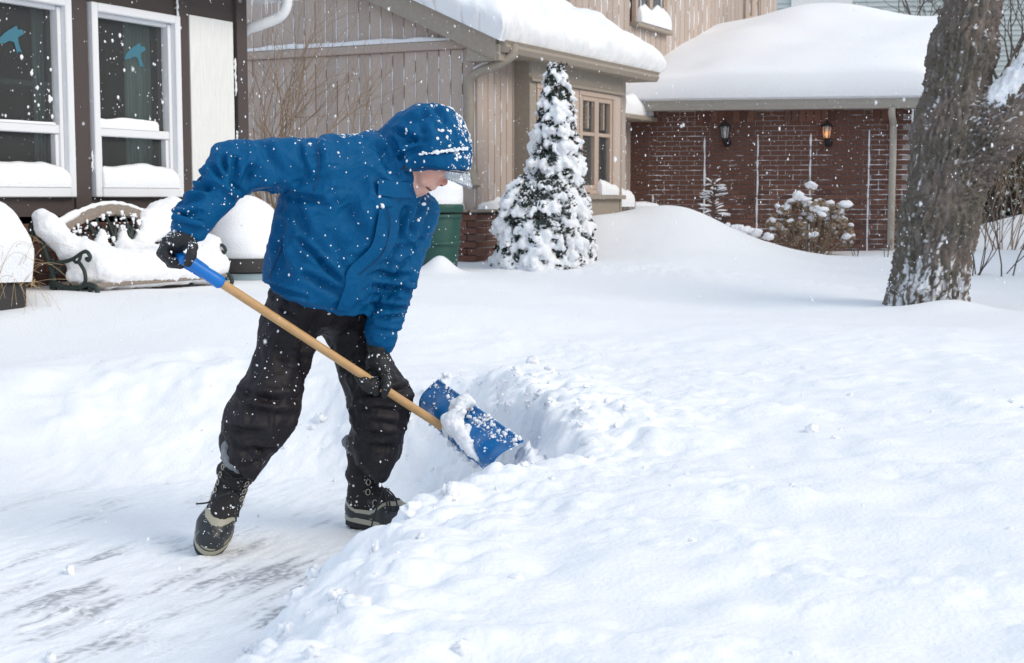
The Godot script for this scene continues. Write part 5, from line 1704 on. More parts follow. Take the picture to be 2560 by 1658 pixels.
# ---------------------------------------------------------------- the shovel
func build_shovel() -> void:
	var grip := Vector3(-1.13, 1.098, -4.86)
	var ferr := Vector3(-0.253, 0.414, -5.4)
	var o := thing("snow_shovel", "snow shovel with wooden handle, blue grip and wide blue blade", "shovel", Vector3(-0.3, 0.3, -5.55))
	var dir := (ferr - grip).normalized()
	var collar := grip + dir * 0.17
	world_part(o, "handle", MB.new().tube([collar - dir * 0.03, collar.lerp(ferr, 0.3), collar.lerp(ferr, 0.6), ferr + dir * 0.03], [0.0165, 0.0165, 0.0165, 0.0165], 20), M.handle_wood)
	# grip: socket, arms and cross bar
	var g := MB.new()
	g.tube([collar + dir * 0.004, collar - dir * 0.004, collar - dir * 0.03, collar - dir * 0.1, grip + dir * 0.03, grip], [0.019, 0.0245, 0.0235, 0.021, 0.022, 0.018], 18)
	var across := Vector3(0.12, 0.05, 1.0)
	across = (across - dir * across.dot(dir)).normalized()
	g.tube([grip - across * 0.062, grip - across * 0.058, grip + across * 0.058, grip + across * 0.063, grip + across * 0.065], [0.012, 0.0185, 0.0185, 0.016, 0.004], 18)
	var up := across.cross(dir).normalized()
	for s: int in [-1, 1]:
		g.tube([collar - dir * 0.07 + up * 0.021 * s, collar - dir * 0.14 + up * 0.022 * s], [0.004, 0.006], 6)
	world_part(o, "grip", g, M.grip)
	# blade: far top, near top, far bottom, near bottom corners with a bulge towards the man
	var tl := Vector3(-0.306, 0.581, -5.58)
	var tr := Vector3(0.023, 0.433, -5.03)
	var bl := Vector3(-0.312, 0.403, -5.58)
	var br := Vector3(-0.043, 0.284, -5.03)
	var bul := Vector3(-0.055, 0.015, 0.03)
	var rows := []
	for j in 15:
		var t := j / 14.0
		var row := []
		for k in 41:
			var s := k / 40.0
			var p := bl.lerp(br, s).lerp(tl.lerp(tr, s), t)
			p += bul * (sin(PI * pow(t, 0.8)) - 0.25 * t)
			p += Vector3(-0.004, 0.002, 0.002) * cos(s * TAU * 5.0) * sin(PI * t)
			row.append(p)
		rows.append(row)
	world_part(o, "blade", MB.new().plate(rows, Vector3(0.004, -0.001, -0.002)), M.blade)
	var lip := MB.new()
	lip.tube(rows[14], [0.006], 8)
	lip.tube(rows[0], [0.0045], 8)
	var side := []
	for j in 15:
		side.append(rows[j][0])
	lip.tube(side, [0.0045], 8)
	world_part(o, "blade_edge", lip, M.blade)
	# socket flaring over the back of the blade
	var low: Vector3 = rows[1][19]
	var sk := [[ferr - dir * 0.005, ferr + dir * 0.09, 0.0225, 0.024], [ferr + dir * 0.07, low, 0.024, 0.018], [ferr + dir * 0.07, rows[1][26], 0.02, 0.012], [ferr + dir * 0.07, rows[7][19], 0.02, 0.014], [ferr + dir * 0.05, rows[1][14], 0.016, 0.01]]
	world_part(o, "socket", nets(sk, 0.006, 0.02), M.blade)
	# snow heaped on the socket and sticking to the lip
	var push := Vector3(-0.045, 0.02, 0.04)
	var apex := ferr + dir * 0.02 + Vector3(0.0, 0.016, 0.02)
	var mid := Vector3(-0.181, 0.448, -5.3) + push
	var sn := [[apex, mid, 0.014, 0.022], [apex, Vector3(-0.197, 0.516, -5.35) + push * 0.6, 0.014, 0.012], [apex, Vector3(-0.163, 0.53, -5.34) + push * 0.4, 0.018, 0.015], [mid, Vector3(-0.16, 0.528, -5.33) + push * 0.4, 0.024, 0.016], [mid, Vector3(-0.144, 0.486, -5.27) + push * 0.9, 0.024, 0.015], [apex, Vector3(-0.133, 0.408, -5.21) + push, 0.016, 0.014], [mid, Vector3(-0.129, 0.401, -5.2) + push, 0.024, 0.013], [mid, Vector3(-0.098, 0.342, -5.13) + push * 0.6, 0.022, 0.009], [apex, Vector3(-0.117, 0.356, -5.15) + push * 0.8, 0.012, 0.01], [Vector3(-0.163, 0.53, -5.34) + push * 0.4, Vector3(-0.133, 0.521, -5.32) + push * 0.3, 0.016, 0.012]]
	world_part(o, "snow_load", swell(nets(sn, 0.006, 0.03), func(p: Vector3, _n: Vector3) -> float: return 0.008 * n_fine.get_noise_3dv(p * 4.0) + 0.004 * n_fine.get_noise_3dv(p * 13.0)), M.snow)
	var bits := []
	for k in 1900:
		var j := rng.randi() % 15
		var i := rng.randi() % 41
		var w := 0.12
		if j >= 12:
			w = 0.9
		if j <= 1:
			w = 0.6
		if j >= 11 and i > 20 and i < 36:
			w = 1.0
		if rng.randf() > w:
			continue
		var r := 0.001 + 0.0062 * pow(rng.randf(), 4.0) * (1.5 if j >= 12 else 0.9)
		var jitter := Vector3(rng.randfn(), rng.randfn(), rng.randfn()) * 0.006
		bits.append(Transform3D(Basis.from_euler(Vector3(rng.randf() * 6, rng.randf() * 6, 0)) * Basis.from_scale(Vector3(rng.randf_range(0.5, 1.6), rng.randf_range(0.5, 1.4), 0.8) * r), (rows[j][i] as Vector3) + jitter + Vector3(-0.004, 0.001, 0.003)))
	for q: Array in [[6, 27, 0.02], [7, 28, 0.015], [1, 16, 0.013], [0, 20, 0.012], [0, 23, 0.016], [1, 19, 0.01], [9, 25, 0.015], [10, 24, 0.012]]:
		bits.append(Transform3D(Basis.from_euler(Vector3(q[0], q[1], 0)).scaled(Vector3.ONE * (q[2] as float)), (rows[q[0]][q[1]] as Vector3) + Vector3(-0.012, -0.004, 0.012)))
	many(o, "snow_flecks", lump(Vector3.ONE, 0.85, 14, 6, 9).mesh(M.flake), bits).transform = o.transform.affine_inverse()

# ---------------------------------------------------------------- the man
# creases: [x0, y0, x1, y1, width, depth] seen from the front; sunk lines with a soft ridge beside them
func crease(list: Array, p: Vector3, n: Vector3) -> float:
	if n.z < 0.0:
		return 0.0
	var r := 0.0
	for c: Array in list:
		var w: float = c[2]
		var a: Vector3 = c[0]
		var b: Vector3 = c[1]
		if p.x < minf(a.x, b.x) - 0.06 or p.x > maxf(a.x, b.x) + 0.06 or p.y < minf(a.y, b.y) - 0.06 or p.y > maxf(a.y, b.y) + 0.06:
			continue
		var q := Vector2(p.x - a.x, p.y - a.y)
		var ab := Vector2(b.x - a.x, b.y - a.y)
		var t := clampf(q.dot(ab) / ab.length_squared(), 0.0, 1.0)
		var d := (q - ab * t).length() / w
		if d < 3.0:
			var side := signf(ab.cross(q))
			var depth: float = c[3] * 1.5
			r += depth * (-exp(-d * d) + 0.75 * exp(-pow(d - 1.5, 2.0) * 1.4) * (1.0 if side > 0.0 else 0.35)) * (0.35 + 0.65 * sin(PI * (0.12 + 0.76 * t)))
	return r

# crisp folds with flat cloth between them
func pleat(n: FastNoiseLite, p: Vector3) -> float:
	var q := p + Vector3(n.get_noise_3dv(p * 3.0), n.get_noise_3dv(p * 3.0 + Vector3(7, 7, 7)), 0.0) * 0.08
	return -0.022 * absf(n.get_noise_3d(q.x * 5.0 + q.y * 2.5, q.y * 4.0 - q.x * 1.5, q.z * 4.0)) - 0.009 * absf(n.get_noise_3d(q.x * 11.0 - q.y * 7.0, q.y * 9.0 + 3.0, q.z * 9.0)) + 0.007

func front_z(m: MB, x: float, y: float, r := 0.014) -> float:
	var z := -1e9
	for p in m.v:
		if absf(p.x - x) < r and absf(p.y - y) < r and p.z > z:
			z = p.z
	return z

# points laid on the front of m from a list of places
func on_front(m: MB, list: Array, steps: int, lift: float) -> Array:
	var out := []
	for p: Vector3 in curve(list, steps):
		var z := front_z(m, p.x, p.y)
		out.append(Vector3(p.x, p.y, (z if z > -1e8 else p.z) + lift))
	# even out the depth
	for k in 2:
		for j in range(1, out.size() - 1):
			out[j] = Vector3(out[j].x, out[j].y, (out[j - 1].z + out[j].z * 2.0 + out[j + 1].z) / 4.0)
	return out

func flecks(parent: Node3D, m: MB, count: int, small: float, big: float, weight: Callable, called := "snow_flecks") -> void:
	var t := []
	for q: Array in scatter(m, count, weight):
		var s := small + (big - small) * pow(rng.randf(), 5.0)
		t.append(aim(q[0] + (q[1] as Vector3) * s * 0.1, q[1], rng.randf() * 6.0, Vector3(1.0 + rng.randf() * 0.5, 0.5, 1.0) * s))
	var o := many(parent, called, lump(Vector3.ONE, 0.45, 15, 4, 7).mesh(M.flake), t)
	o.transform = parent.transform.affine_inverse() if parent.get_parent() == self else Transform3D()

func glove(o: Node3D, called: String, b: Array, cuff: Array, snow: float) -> void:
	var m := nets(b, 0.0042, 0.009)
	swell(m, func(p: Vector3, _n: Vector3) -> float: return 0.0022 * n_fine.get_noise_3dv(p * 6.0) + 0.0012 * n_fine.get_noise_3dv(p * 14.0))
	var g := world_part(o, called, m, M.glove)
	var c := MB.new()
	c.tube(cuff, [0.036, 0.046, 0.048, 0.046, 0.04], 24)
	swell(c, func(p: Vector3, _n: Vector3) -> float: return 0.004 * n_fine.get_noise_3dv(p * 5.0))
	part(g, "cuff", c, M.glove)
	flecks(g, m, int(420 * snow), 0.0012, 0.0045, func(p: Vector3, n: Vector3) -> float: return clampf(0.15 + n.y * 0.8 + 1.4 * n_fine.get_noise_3dv(p * 4.0), 0.0, 1.0))

func boot(o: Node3D, called: String, at: Vector3, toe: Vector3, up: Vector3, lace_drop: Array) -> void:
	toe = toe.normalized()
	var z := toe.cross(up).normalized()
	var t := Transform3D(Basis(toe, z.cross(toe), z) * Basis.from_scale(Vector3(1.06, 1.06, 1.1)), at)
	var b := [
		[Vector3(0.045, 0.055, 0), Vector3(0.10, 0.055, 0), 0.047, 0.046],
		[Vector3(0.10, 0.055, 0), Vector3(0.19, 0.05, 0.004), 0.046, 0.056],
		[Vector3(0.19, 0.05, 0.004), Vector3(0.245, 0.045, 0.002), 0.056, 0.047],
		[Vector3(0.055, 0.08, 0), Vector3(0.06, 0.2, 0), 0.052, 0.058],
		[Vector3(0.06, 0.2, 0), Vector3(0.06, 0.275, 0), 0.058, 0.06],
		[Vector3(0.085, 0.13, 0), Vector3(0.17, 0.075, 0), 0.045, 0.044],
		["plane", Vector3(0, -1, 0), -0.022],
		["plane", Vector3(0, 1, 0), 0.285],
	]
	var m := nets(b, 0.0045, 0.02)
	swell(m, func(p: Vector3, n: Vector3) -> float:
		var r := 0.0015 * n_fine.get_noise_3dv(p * 5.0)
		if p.y > 0.12:
			r += 0.004 * sin(p.y * 75.0 + 3.0 * n_mid.get_noise_3dv(p * 3.0)) * absf(n.y - 1.0) * smoothstep(0.12, 0.16, p.y)
		return r)
	var top := func(p: Vector3) -> float:   # height of the rubber's upper edge
		return 0.062 + 0.034 * smoothstep(0.07, -0.01, p.x) + 0.04 * smoothstep(0.12, 0.195, p.x) - 0.03 * smoothstep(0.21, 0.24, p.x) * 0.0
	var shell := only(m, func(p: Vector3) -> bool: return p.y < (top.call(p) as float) - 0.006)
	var trim := only(m, func(p: Vector3) -> bool: return absf(p.y - (top.call(p) as float)) <= 0.0062)
	var shaft := only(m, func(p: Vector3) -> bool: return p.y > (top.call(p) as float) + 0.006)
	swell(trim, func(_p: Vector3, _n: Vector3) -> float: return 0.003)
	swell(shell, func(_p: Vector3, _n: Vector3) -> float: return 0.002)
	var g := Node3D.new()
	g.name = called
	o.add_child(g, true)
	g.transform = o.transform.affine_inverse() * t
	part(g, "rubber_shell", shell, M.rubber)
	part(g, "trim", trim, M.cream)
	part(g, "shaft", shaft, M.boot_cloth)
	# sole: outline of a foot, three layers
	var outline := func(grow: float) -> PackedVector2Array:
		var r := PackedVector2Array()
		for k in 40:
			var a := TAU * k / 40.0
			var x := 0.145 + (0.152 + grow) * cos(a)
			var w := 0.049 + 0.011 * smoothstep(0.1, 0.2, x) + grow
			r.append(Vector2(x, w * sin(a) * (1.0 + 0.12 * absf(cos(a)))))
		return r
	var flat_t := Transform3D(Basis(Vector3.RIGHT, Vector3.FORWARD, Vector3.UP), Vector3.ZERO)
	part(g, "sole", MB.new().slabpoly(outline.call(0.0), -0.006, 0.015, flat_t), M.sole)
	part(g, "midsole", MB.new().slabpoly(outline.call(0.003), 0.015, 0.034, flat_t), M.cream)
	part(g, "welt", MB.new().slabpoly(outline.call(0.002), 0.034, 0.0375, flat_t), M.sole)
	part(g, "welt_trim", MB.new().slabpoly(outline.call(0.0005), 0.0375, 0.043, flat_t), M.cream)
	var lugs := MB.new()
	for k in 18:
		for s: int in [-1, 1]:
			var x := 0.035 + 0.215 * k / 17.0
			lugs.box(Vector3(x, -0.0115, s * 0.024), Vector3(0.009, 0.0115, 0.03), 0.002)
	part(g, "tread", lugs, M.sole)
	# furry liner
	var ring := []
	var rr := []
	for k in 61:
		var a := TAU * k / 60.0
		ring.append(Vector3(0.055 + 0.055 * cos(a), 0.288 - 0.022 * cos(a), 0.055 * sin(a)))
		rr.append(0.019)
	var fur := nets([], 0.01, 0.01) if false else MB.new().tube(ring, rr, 24)
	swell(fur, func(p: Vector3, _n: Vector3) -> float: return 0.007 * n_fine.get_noise_3dv(p * 9.0) + 0.006 * n_fine.get_noise_3dv(p * 30.0))
	part(g, "fur_cuff", fur, M.fur)
	# eyelets and laces up the instep
	var lace := MB.new()
	for k in 5:
		var y := 0.1 + 0.036 * k
		var x := 0.118 if k > 0 else 0.148
		for s: int in [-1, 1]:
			var c := Vector3(x - 0.012, y, s * 0.037)
			var e := []
			for j in 13:
				var a := TAU * j / 12.0
				e.append(c + Vector3(0.004 + 0.006 * cos(a), 0.011 * sin(a), s * (0.009 - 0.005 * cos(a))))
			part(g, "eyelet", MB.new().tube(e, [0.0018], 6), M.brass)
			part(g, "tab", MB.new().box(c + Vector3(-0.016, 0, s * 0.007), Vector3(0.028, 0.02, 0.006), 0.002, Transform3D()), M.rubber)
			if k < 4:
				lace.tube(curve([c + Vector3(0.006, 0, s * 0.004), Vector3(x + 0.008, y + 0.018, 0), Vector3(x - 0.002, y + 0.036, -s * 0.041)], 4), [0.003], 6)
	part(g, "laces", lace, M.lace)
	var lo := part(g, "lace_ends", MB.new(), M.lace) if false else null
	var ends := MB.new()
	for q: Array in lace_drop:
		ends.tube(curve(q, 6), [0.0032], 7)
	var le := part(g, "lace_ends", ends, M.lace)
	le.transform = t.affine_inverse()
	flecks(g, shaft, 150, 0.0012, 0.006, func(p: Vector3, n: Vector3) -> float: return clampf(0.3 + 1.2 * n_fine.get_noise_3dv(p * 4.0) - (p.y - 0.1) * 3.0, 0.02, 1.0))
	flecks(g, shell, 40, 0.001, 0.003, func(_p: Vector3, n: Vector3) -> float: return clampf(0.2 + n.y, 0.0, 1.0))

func build_person() -> void:
	var o := thing("person", "person in a blue hooded jacket and dark snow trousers bending to shovel snow", "person", Vector3(-0.75, 0.0, -5.2))
	# body: one figure with head, inside the clothes
	var bb := [
		[Vector3(-0.293, 1.475, -5.21), Vector3(-0.305, 1.427, -5.21), 0.09, 0.082],
		[Vector3(-0.311, 1.417, -5.21), Vector3(-0.332, 1.365, -5.21), 0.068, 0.05],
		[Vector3(-0.335, 1.345, -5.21), Vector3(-0.341, 1.325, -5.21), 0.034, 0.021],
		[Vector3(-0.378, 1.376, -5.17), Vector3(-0.346, 1.325, -5.2), 0.034, 0.022],
		[Vector3(-0.384, 1.377, -5.25), Vector3(-0.347, 1.325, -5.22), 0.034, 0.022],
		[Vector3(-0.274, 1.396, -5.165), Vector3(-0.314, 1.368, -5.165), 0.026, 0.03],
		[Vector3(-0.279, 1.398, -5.255), Vector3(-0.32, 1.369, -5.255), 0.026, 0.03],
		[Vector3(-0.254, 1.405, -5.17), Vector3(-0.258, 1.406, -5.25), 0.024, 0.024],
		[Vector3(-0.299, 1.353, -5.19), Vector3(-0.301, 1.354, -5.23), 0.024, 0.024],
		[Vector3(-0.249, 1.394, -5.21), Vector3(-0.247, 1.355, -5.21), 0.0115, 0.0135],
		[Vector3(-0.261, 1.352, -5.197), Vector3(-0.263, 1.352, -5.223), 0.0105, 0.0105],
		[Vector3(-0.286, 1.338, -5.19), Vector3(-0.288, 1.338, -5.23), 0.0115, 0.0115],
		[Vector3(-0.318, 1.323, -5.19), Vector3(-0.32, 1.323, -5.23), 0.0115, 0.0115],
		[Vector3(-0.302, 1.342, -5.19), Vector3(-0.302, 1.342, -5.19), 0.006, 0.006, "cut"],
		[Vector3(-0.269, 1.367, -5.155), Vector3(-0.291, 1.344, -5.15), 0.0055, 0.004, "cut"],
	]
	var face := nets(bb, 0.0035, 0.014)
	var mouth := nets([[Vector3(-0.309, 1.337, -5.165), Vector3(-0.296, 1.329, -5.19), 0.0045, 0.008]], 0.0025, 0.003)
	mouth.join(nets([[Vector3(-0.258, 1.389, -5.16), Vector3(-0.241, 1.386, -5.178), 0.0035, 0.003]], 0.0025, 0.003))
	mouth.join(nets([[Vector3(-0.258, 1.343, -5.19), Vector3(-0.254, 1.341, -5.2), 0.0035, 0.0035]], 0.0025, 0.003))
	tint(face, func(p: Vector3, n: Vector3) -> Color:
		var c := Color(0.78, 0.45, 0.345)
		var nose := exp(-pow(p.distance_to(Vector3(-0.246, 1.355, -5.2)) / 0.026, 2.0))
		var cheek := exp(-pow(p.distance_to(Vector3(-0.294, 1.376, -5.14)) / 0.04, 2.0))
		var lip := exp(-pow(minf(p.distance_to(Vector3(-0.311, 1.319, -5.2)), p.distance_to(Vector3(-0.285, 1.333, -5.2))) / 0.014, 2.0))
		c = c.lerp(Color(0.6, 0.215, 0.17), clampf(nose * 0.85 + cheek * 0.35, 0.0, 1.0))
		c = c.lerp(Color(0.55, 0.2, 0.185), clampf(lip, 0.0, 0.8))
		var chin := exp(-pow(p.distance_to(Vector3(-0.349, 1.31, -5.2)) / 0.03, 2.0))
		c = c.lerp(Color(0.4, 0.27, 0.22), chin * 0.4)
		return c * (1.0 + 0.12 * n_fine.get_noise_3dv(p * 8.0)))
	var inner := nets([
		[Vector3(-0.349, 1.391, -5.21), Vector3(-0.481, 1.377, -5.22), 0.05, 0.06], [Vector3(-0.481, 1.377, -5.22), Vector3(-0.716, 0.933, -5.3), 0.1, 0.1],
		[Vector3(-0.481, 1.362, -5.22), Vector3(-0.702, 1.41, -5.08), 0.07, 0.06], [Vector3(-0.702, 1.41, -5.08), Vector3(-0.964, 1.412, -4.97), 0.055, 0.045], [Vector3(-0.964, 1.412, -4.97), Vector3(-1.092, 1.202, -4.86), 0.045, 0.032],
		[Vector3(-0.481, 1.362, -5.22), Vector3(-0.374, 1.237, -5.34), 0.07, 0.06], [Vector3(-0.374, 1.237, -5.34), Vector3(-0.441, 1.014, -5.32), 0.055, 0.045], [Vector3(-0.441, 1.014, -5.32), Vector3(-0.493, 0.739, -5.29), 0.045, 0.032],
		[Vector3(-0.716, 0.933, -5.3), Vector3(-0.817, 0.872, -5.32), 0.09, 0.08], [Vector3(-0.814, 0.873, -5.3), Vector3(-0.915, 0.51, -5.16), 0.08, 0.06], [Vector3(-0.915, 0.51, -5.16), Vector3(-0.997, 0.345, -5.17), 0.055, 0.04],
		[Vector3(-0.716, 0.933, -5.3), Vector3(-0.629, 0.847, -5.44), 0.09, 0.08], [Vector3(-0.629, 0.847, -5.44), Vector3(-0.505, 0.512, -5.4), 0.08, 0.06], [Vector3(-0.505, 0.512, -5.4), Vector3(-0.533, 0.305, -5.43), 0.055, 0.04],
	], 0.02, 0.04)
	tint(inner, func(_p: Vector3, _n: Vector3) -> Color: return Color(0.56, 0.31, 0.235))
	face.join(inner)
	face.normals()
	world_part(o, "body", face, M.skin)
	tint(mouth, func(_p: Vector3, _n: Vector3) -> Color: return Color(0.19, 0.07, 0.06))
	world_part(o, "mouth", mouth, M.skin)
	for s: int in [-1, 1]:
		var eye := lump(Vector3.ONE * 0.012, 0.0, 1, 10, 14, Vector3(-0.255, 1.385, -5.21) + Vector3(-0.006, 0, 0.032 * s))
		tint(eye, func(_p: Vector3, _n: Vector3) -> Color: return Color(0.5, 0.48, 0.46))
		world_part(o, "eye", eye, M.skin)

	# jacket
	var jb := [
		[Vector3(-0.774, 0.957, -5.17), Vector3(-0.686, 1.326, -5.11), 0.138, 0.135],
		[Vector3(-0.642, 0.921, -5.3), Vector3(-0.458, 1.223, -5.28), 0.14, 0.135],
		[Vector3(-0.705, 0.946, -5.22), Vector3(-0.566, 1.283, -5.19), 0.16, 0.158],
		[Vector3(-0.705, 1.413, -5.07), Vector3(-0.501, 1.423, -5.2), 0.1, 0.112],
		[Vector3(-0.501, 1.398, -5.2), Vector3(-0.375, 1.237, -5.36), 0.112, 0.1],
		[Vector3(-0.441, 1.355, -5.18), Vector3(-0.47, 1.319, -5.17), 0.088, 0.09],
		[Vector3(-0.705, 1.41, -5.07), Vector3(-0.96, 1.404, -4.97), 0.1, 0.086],
		[Vector3(-0.96, 1.404, -4.97), Vector3(-1.089, 1.219, -4.87), 0.083, 0.066],
		[Vector3(-1.089, 1.219, -4.87), Vector3(-1.098, 1.201, -4.86), 0.062, 0.058],
		[Vector3(-0.984, 1.434, -4.97), Vector3(-0.996, 1.425, -4.96), 0.05, 0.045],
		[Vector3(-0.375, 1.237, -5.36), Vector3(-0.441, 1.014, -5.32), 0.098, 0.085],
		[Vector3(-0.441, 1.014, -5.32), Vector3(-0.494, 0.768, -5.3), 0.082, 0.06],
	]
	var axis := (Vector3(-0.582, 1.261, -5.2) - Vector3(-0.724, 0.937, -5.25)).normalized()
	var hem := Vector3(-0.625, 0.875, -5.1)
	# the hem: cut square to the trunk, sleeves kept
	var trunk := nets(jb.slice(0, 6) + [["plane", -axis, -axis.dot(hem)]], 0.0068, 0.05)
	var arms := nets(jb.slice(6), 0.0066, 0.03)
	arms = only(arms, func(p: Vector3) -> bool: return p.distance_to(Vector3(-1.098, 1.201, -4.86)) > 0.03 or p.y > 1.17)
	var creases := [
		[Vector3(-0.953, 1.338, -5), Vector3(-0.988, 1.432, -5), 0.012, 0.014], [Vector3(-0.945, 1.329, -5), Vector3(-0.946, 1.436, -5), 0.013, 0.016], [Vector3(-0.931, 1.321, -5), Vector3(-0.893, 1.401, -5), 0.013, 0.011], [Vector3(-0.964, 1.343, -5), Vector3(-1.022, 1.401, -5), 0.012, 0.012],
		[Vector3(-1.132, 1.343, -5), Vector3(-1.044, 1.379, -5), 0.012, 0.012], [Vector3(-1.15, 1.274, -5), Vector3(-1.056, 1.301, -5), 0.012, 0.013], [Vector3(-1.09, 1.332, -5), Vector3(-1.012, 1.332, -5), 0.012, 0.012], [Vector3(-1.162, 1.234, -5), Vector3(-1.05, 1.248, -5), 0.01, 0.01], [Vector3(-1.103, 1.388, -5), Vector3(-1.034, 1.332, -5), 0.012, 0.009],
		[Vector3(-0.864, 1.482, -5), Vector3(-0.81, 1.388, -5), 0.02, 0.009], [Vector3(-0.78, 1.307, -5), Vector3(-0.671, 1.283, -5), 0.018, 0.016], [Vector3(-0.895, 1.315, -5), Vector3(-0.783, 1.332, -5), 0.016, 0.008], [Vector3(-0.745, 1.496, -5), Vector3(-0.709, 1.374, -5), 0.01, 0.008], [Vector3(-0.683, 1.498, -5), Vector3(-0.67, 1.401, -5), 0.016, 0.007],
		[Vector3(-0.762, 1.29, -5), Vector3(-0.722, 1.179, -5), 0.02, 0.011], [Vector3(-0.746, 1.151, -5), Vector3(-0.674, 1.074, -5), 0.012, 0.013], [Vector3(-0.674, 1.074, -5), Vector3(-0.616, 1.007, -5), 0.012, 0.014], [Vector3(-0.812, 1.207, -5), Vector3(-0.829, 1.066, -5), 0.02, 0.01], [Vector3(-0.731, 1.024, -5), Vector3(-0.619, 0.961, -5), 0.016, 0.012], [Vector3(-0.872, 0.993, -5), Vector3(-0.732, 0.943, -5), 0.01, 0.009], [Vector3(-0.828, 1.137, -5), Vector3(-0.787, 1.024, -5), 0.018, 0.009],
		[Vector3(-0.588, 1.262, -5), Vector3(-0.533, 1.151, -5), 0.03, 0.008], [Vector3(-0.531, 1.332, -5), Vector3(-0.602, 1.207, -5), 0.025, 0.007],
		[Vector3(-0.378, 1.255, -5), Vector3(-0.414, 1.151, -5), 0.012, 0.013], [Vector3(-0.336, 1.262, -5), Vector3(-0.367, 1.165, -5), 0.012, 0.011], [Vector3(-0.294, 1.262, -5), Vector3(-0.344, 1.151, -5), 0.014, 0.01], [Vector3(-0.393, 1.151, -5), Vector3(-0.478, 1.024, -5), 0.014, 0.012], [Vector3(-0.308, 1.151, -5), Vector3(-0.421, 1.095, -5), 0.014, 0.009],
		[Vector3(-0.499, 1.024, -5), Vector3(-0.38, 1.01, -5), 0.012, 0.012], [Vector3(-0.504, 0.979, -5), Vector3(-0.369, 0.951, -5), 0.012, 0.013], [Vector3(-0.38, 0.989, -5), Vector3(-0.465, 0.933, -5), 0.011, 0.01], [Vector3(-0.51, 0.904, -5), Vector3(-0.388, 0.883, -5), 0.011, 0.011], [Vector3(-0.494, 0.852, -5), Vector3(-0.395, 0.862, -5), 0.01, 0.01], [Vector3(-0.515, 0.815, -5), Vector3(-0.416, 0.798, -5), 0.009, 0.006],
		[Vector3(-0.46, 1.457, -5), Vector3(-0.412, 1.374, -5), 0.016, 0.012], [Vector3(-0.488, 1.485, -5), Vector3(-0.439, 1.457, -5), 0.014, 0.01],
	]
	var folds := noise(501, 1.0, 2)
	var puff := func(p: Vector3, n: Vector3) -> float:
		var w := folds.get_noise_3d(p.x * 5.0 + p.y * 2.0, p.y * 3.0, p.z * 5.0)
		return 0.007 * w + pleat(folds, p) + 0.0015 * folds.get_noise_3dv(p * 22.0 + Vector3(3, 0, 0)) + crease(creases, p, n)
	smooth(trunk, 1)
	swell(trunk, puff)
	swell(arms, puff)
	var jacket := world_part(o, "jacket", trunk, M.jacket)
	part(jacket, "sleeves", arms, M.jacket) if false else null
	var both := MB.new()
	both.join(trunk)
	both.join(arms)
	both.normals()
	jacket.mesh = both.mesh(M.jacket)
	# hood
	var hb := [
		[Vector3(-0.302, 1.504, -5.21), Vector3(-0.283, 1.475, -5.21), 0.137, 0.128],
		[Vector3(-0.283, 1.475, -5.21), Vector3(-0.265, 1.427, -5.21), 0.125, 0.108],
		[Vector3(-0.371, 1.471, -5.215), Vector3(-0.458, 1.413, -5.215), 0.122, 0.112],
		[Vector3(-0.407, 1.377, -5.2), Vector3(-0.428, 1.333, -5.19), 0.095, 0.075],
		["wedge", Vector3(0.03, -1, 0).normalized(), Vector3(0.03, -1, 0).normalized().dot(Vector3(-0.319, 1.395, -5.2)), Vector3(0.93, 0.37, 0), Vector3(0.93, 0.37, 0).dot(Vector3(-0.389, 1.382, -5.2)), Vector3(-0.276, 1.333, -5.2), 0.24],
	]
	var hood_creases := [
		[Vector3(-0.407, 1.533, -5), Vector3(-0.348, 1.505, -5), 0.012, 0.014], [Vector3(-0.39, 1.496, -5), Vector3(-0.313, 1.501, -5), 0.012, 0.01], [Vector3(-0.376, 1.567, -5), Vector3(-0.313, 1.592, -5), 0.014, 0.01], [Vector3(-0.411, 1.436, -5), Vector3(-0.335, 1.471, -5), 0.012, 0.01], [Vector3(-0.278, 1.62, -5), Vector3(-0.209, 1.526, -5), 0.012, 0.007], [Vector3(-0.323, 1.449, -5), Vector3(-0.151, 1.468, -5), 0.005, 0.006], [Vector3(-0.447, 1.367, -5), Vector3(-0.377, 1.374, -5), 0.008, 0.01], [Vector3(-0.334, 1.567, -5), Vector3(-0.299, 1.512, -5), 0.016, 0.007], [Vector3(-0.425, 1.498, -5), Vector3(-0.391, 1.429, -5), 0.014, 0.012],
	]
	var hood := nets(hb, 0.0065, 0.05)
	swell(hood, func(p: Vector3, n: Vector3) -> float: return 0.004 * folds.get_noise_3dv(p * 6.0) + 0.7 * pleat(folds, p * 1.3) + crease(hood_creases, p, n))
	world_part(o, "hood", hood, M.jacket)
	part(jacket, "hood_seam", MB.new().tube(on_front(hood, [Vector3(-0.382, 1.392, -5.1), Vector3(-0.327, 1.402, -5.1), Vector3(-0.278, 1.401, -5.1), Vector3(-0.221, 1.392, -5.1), Vector3(-0.159, 1.385, -5.1)], 5, 0.0015), [0.0022], 6), M.zipper)
	var cord := MB.new()
	cord.box(Vector3(-0.378, 1.406, -5.085), Vector3(0.007, 0.014, 0.008), 0.002)
	cord.box(Vector3(-0.389, 1.4, -5.085), Vector3(0.006, 0.008, 0.008), 0.002)
	part(jacket, "cord_lock", cord, M.black_metal)
	# peaked cap under the hood
	var rows := []
	for j in 9:
		var t := j / 8.0
		var row := []
		for k in 25:
			var s := k / 24.0 * 2.0 - 1.0
			var x := 0.077 * (1.0 - s * s)
			row.append(Vector3(-0.234, 1.388, -5.21) + Vector3(x + t * (0.004 + 0.006 * (1.0 - s * s)), -t * (0.022 + 0.034 * (1.0 - s * s)), 0.1 * s))
		rows.append(row)
	var visor := MB.new().plate(rows, Vector3(-0.006, 0.0, 0.0))
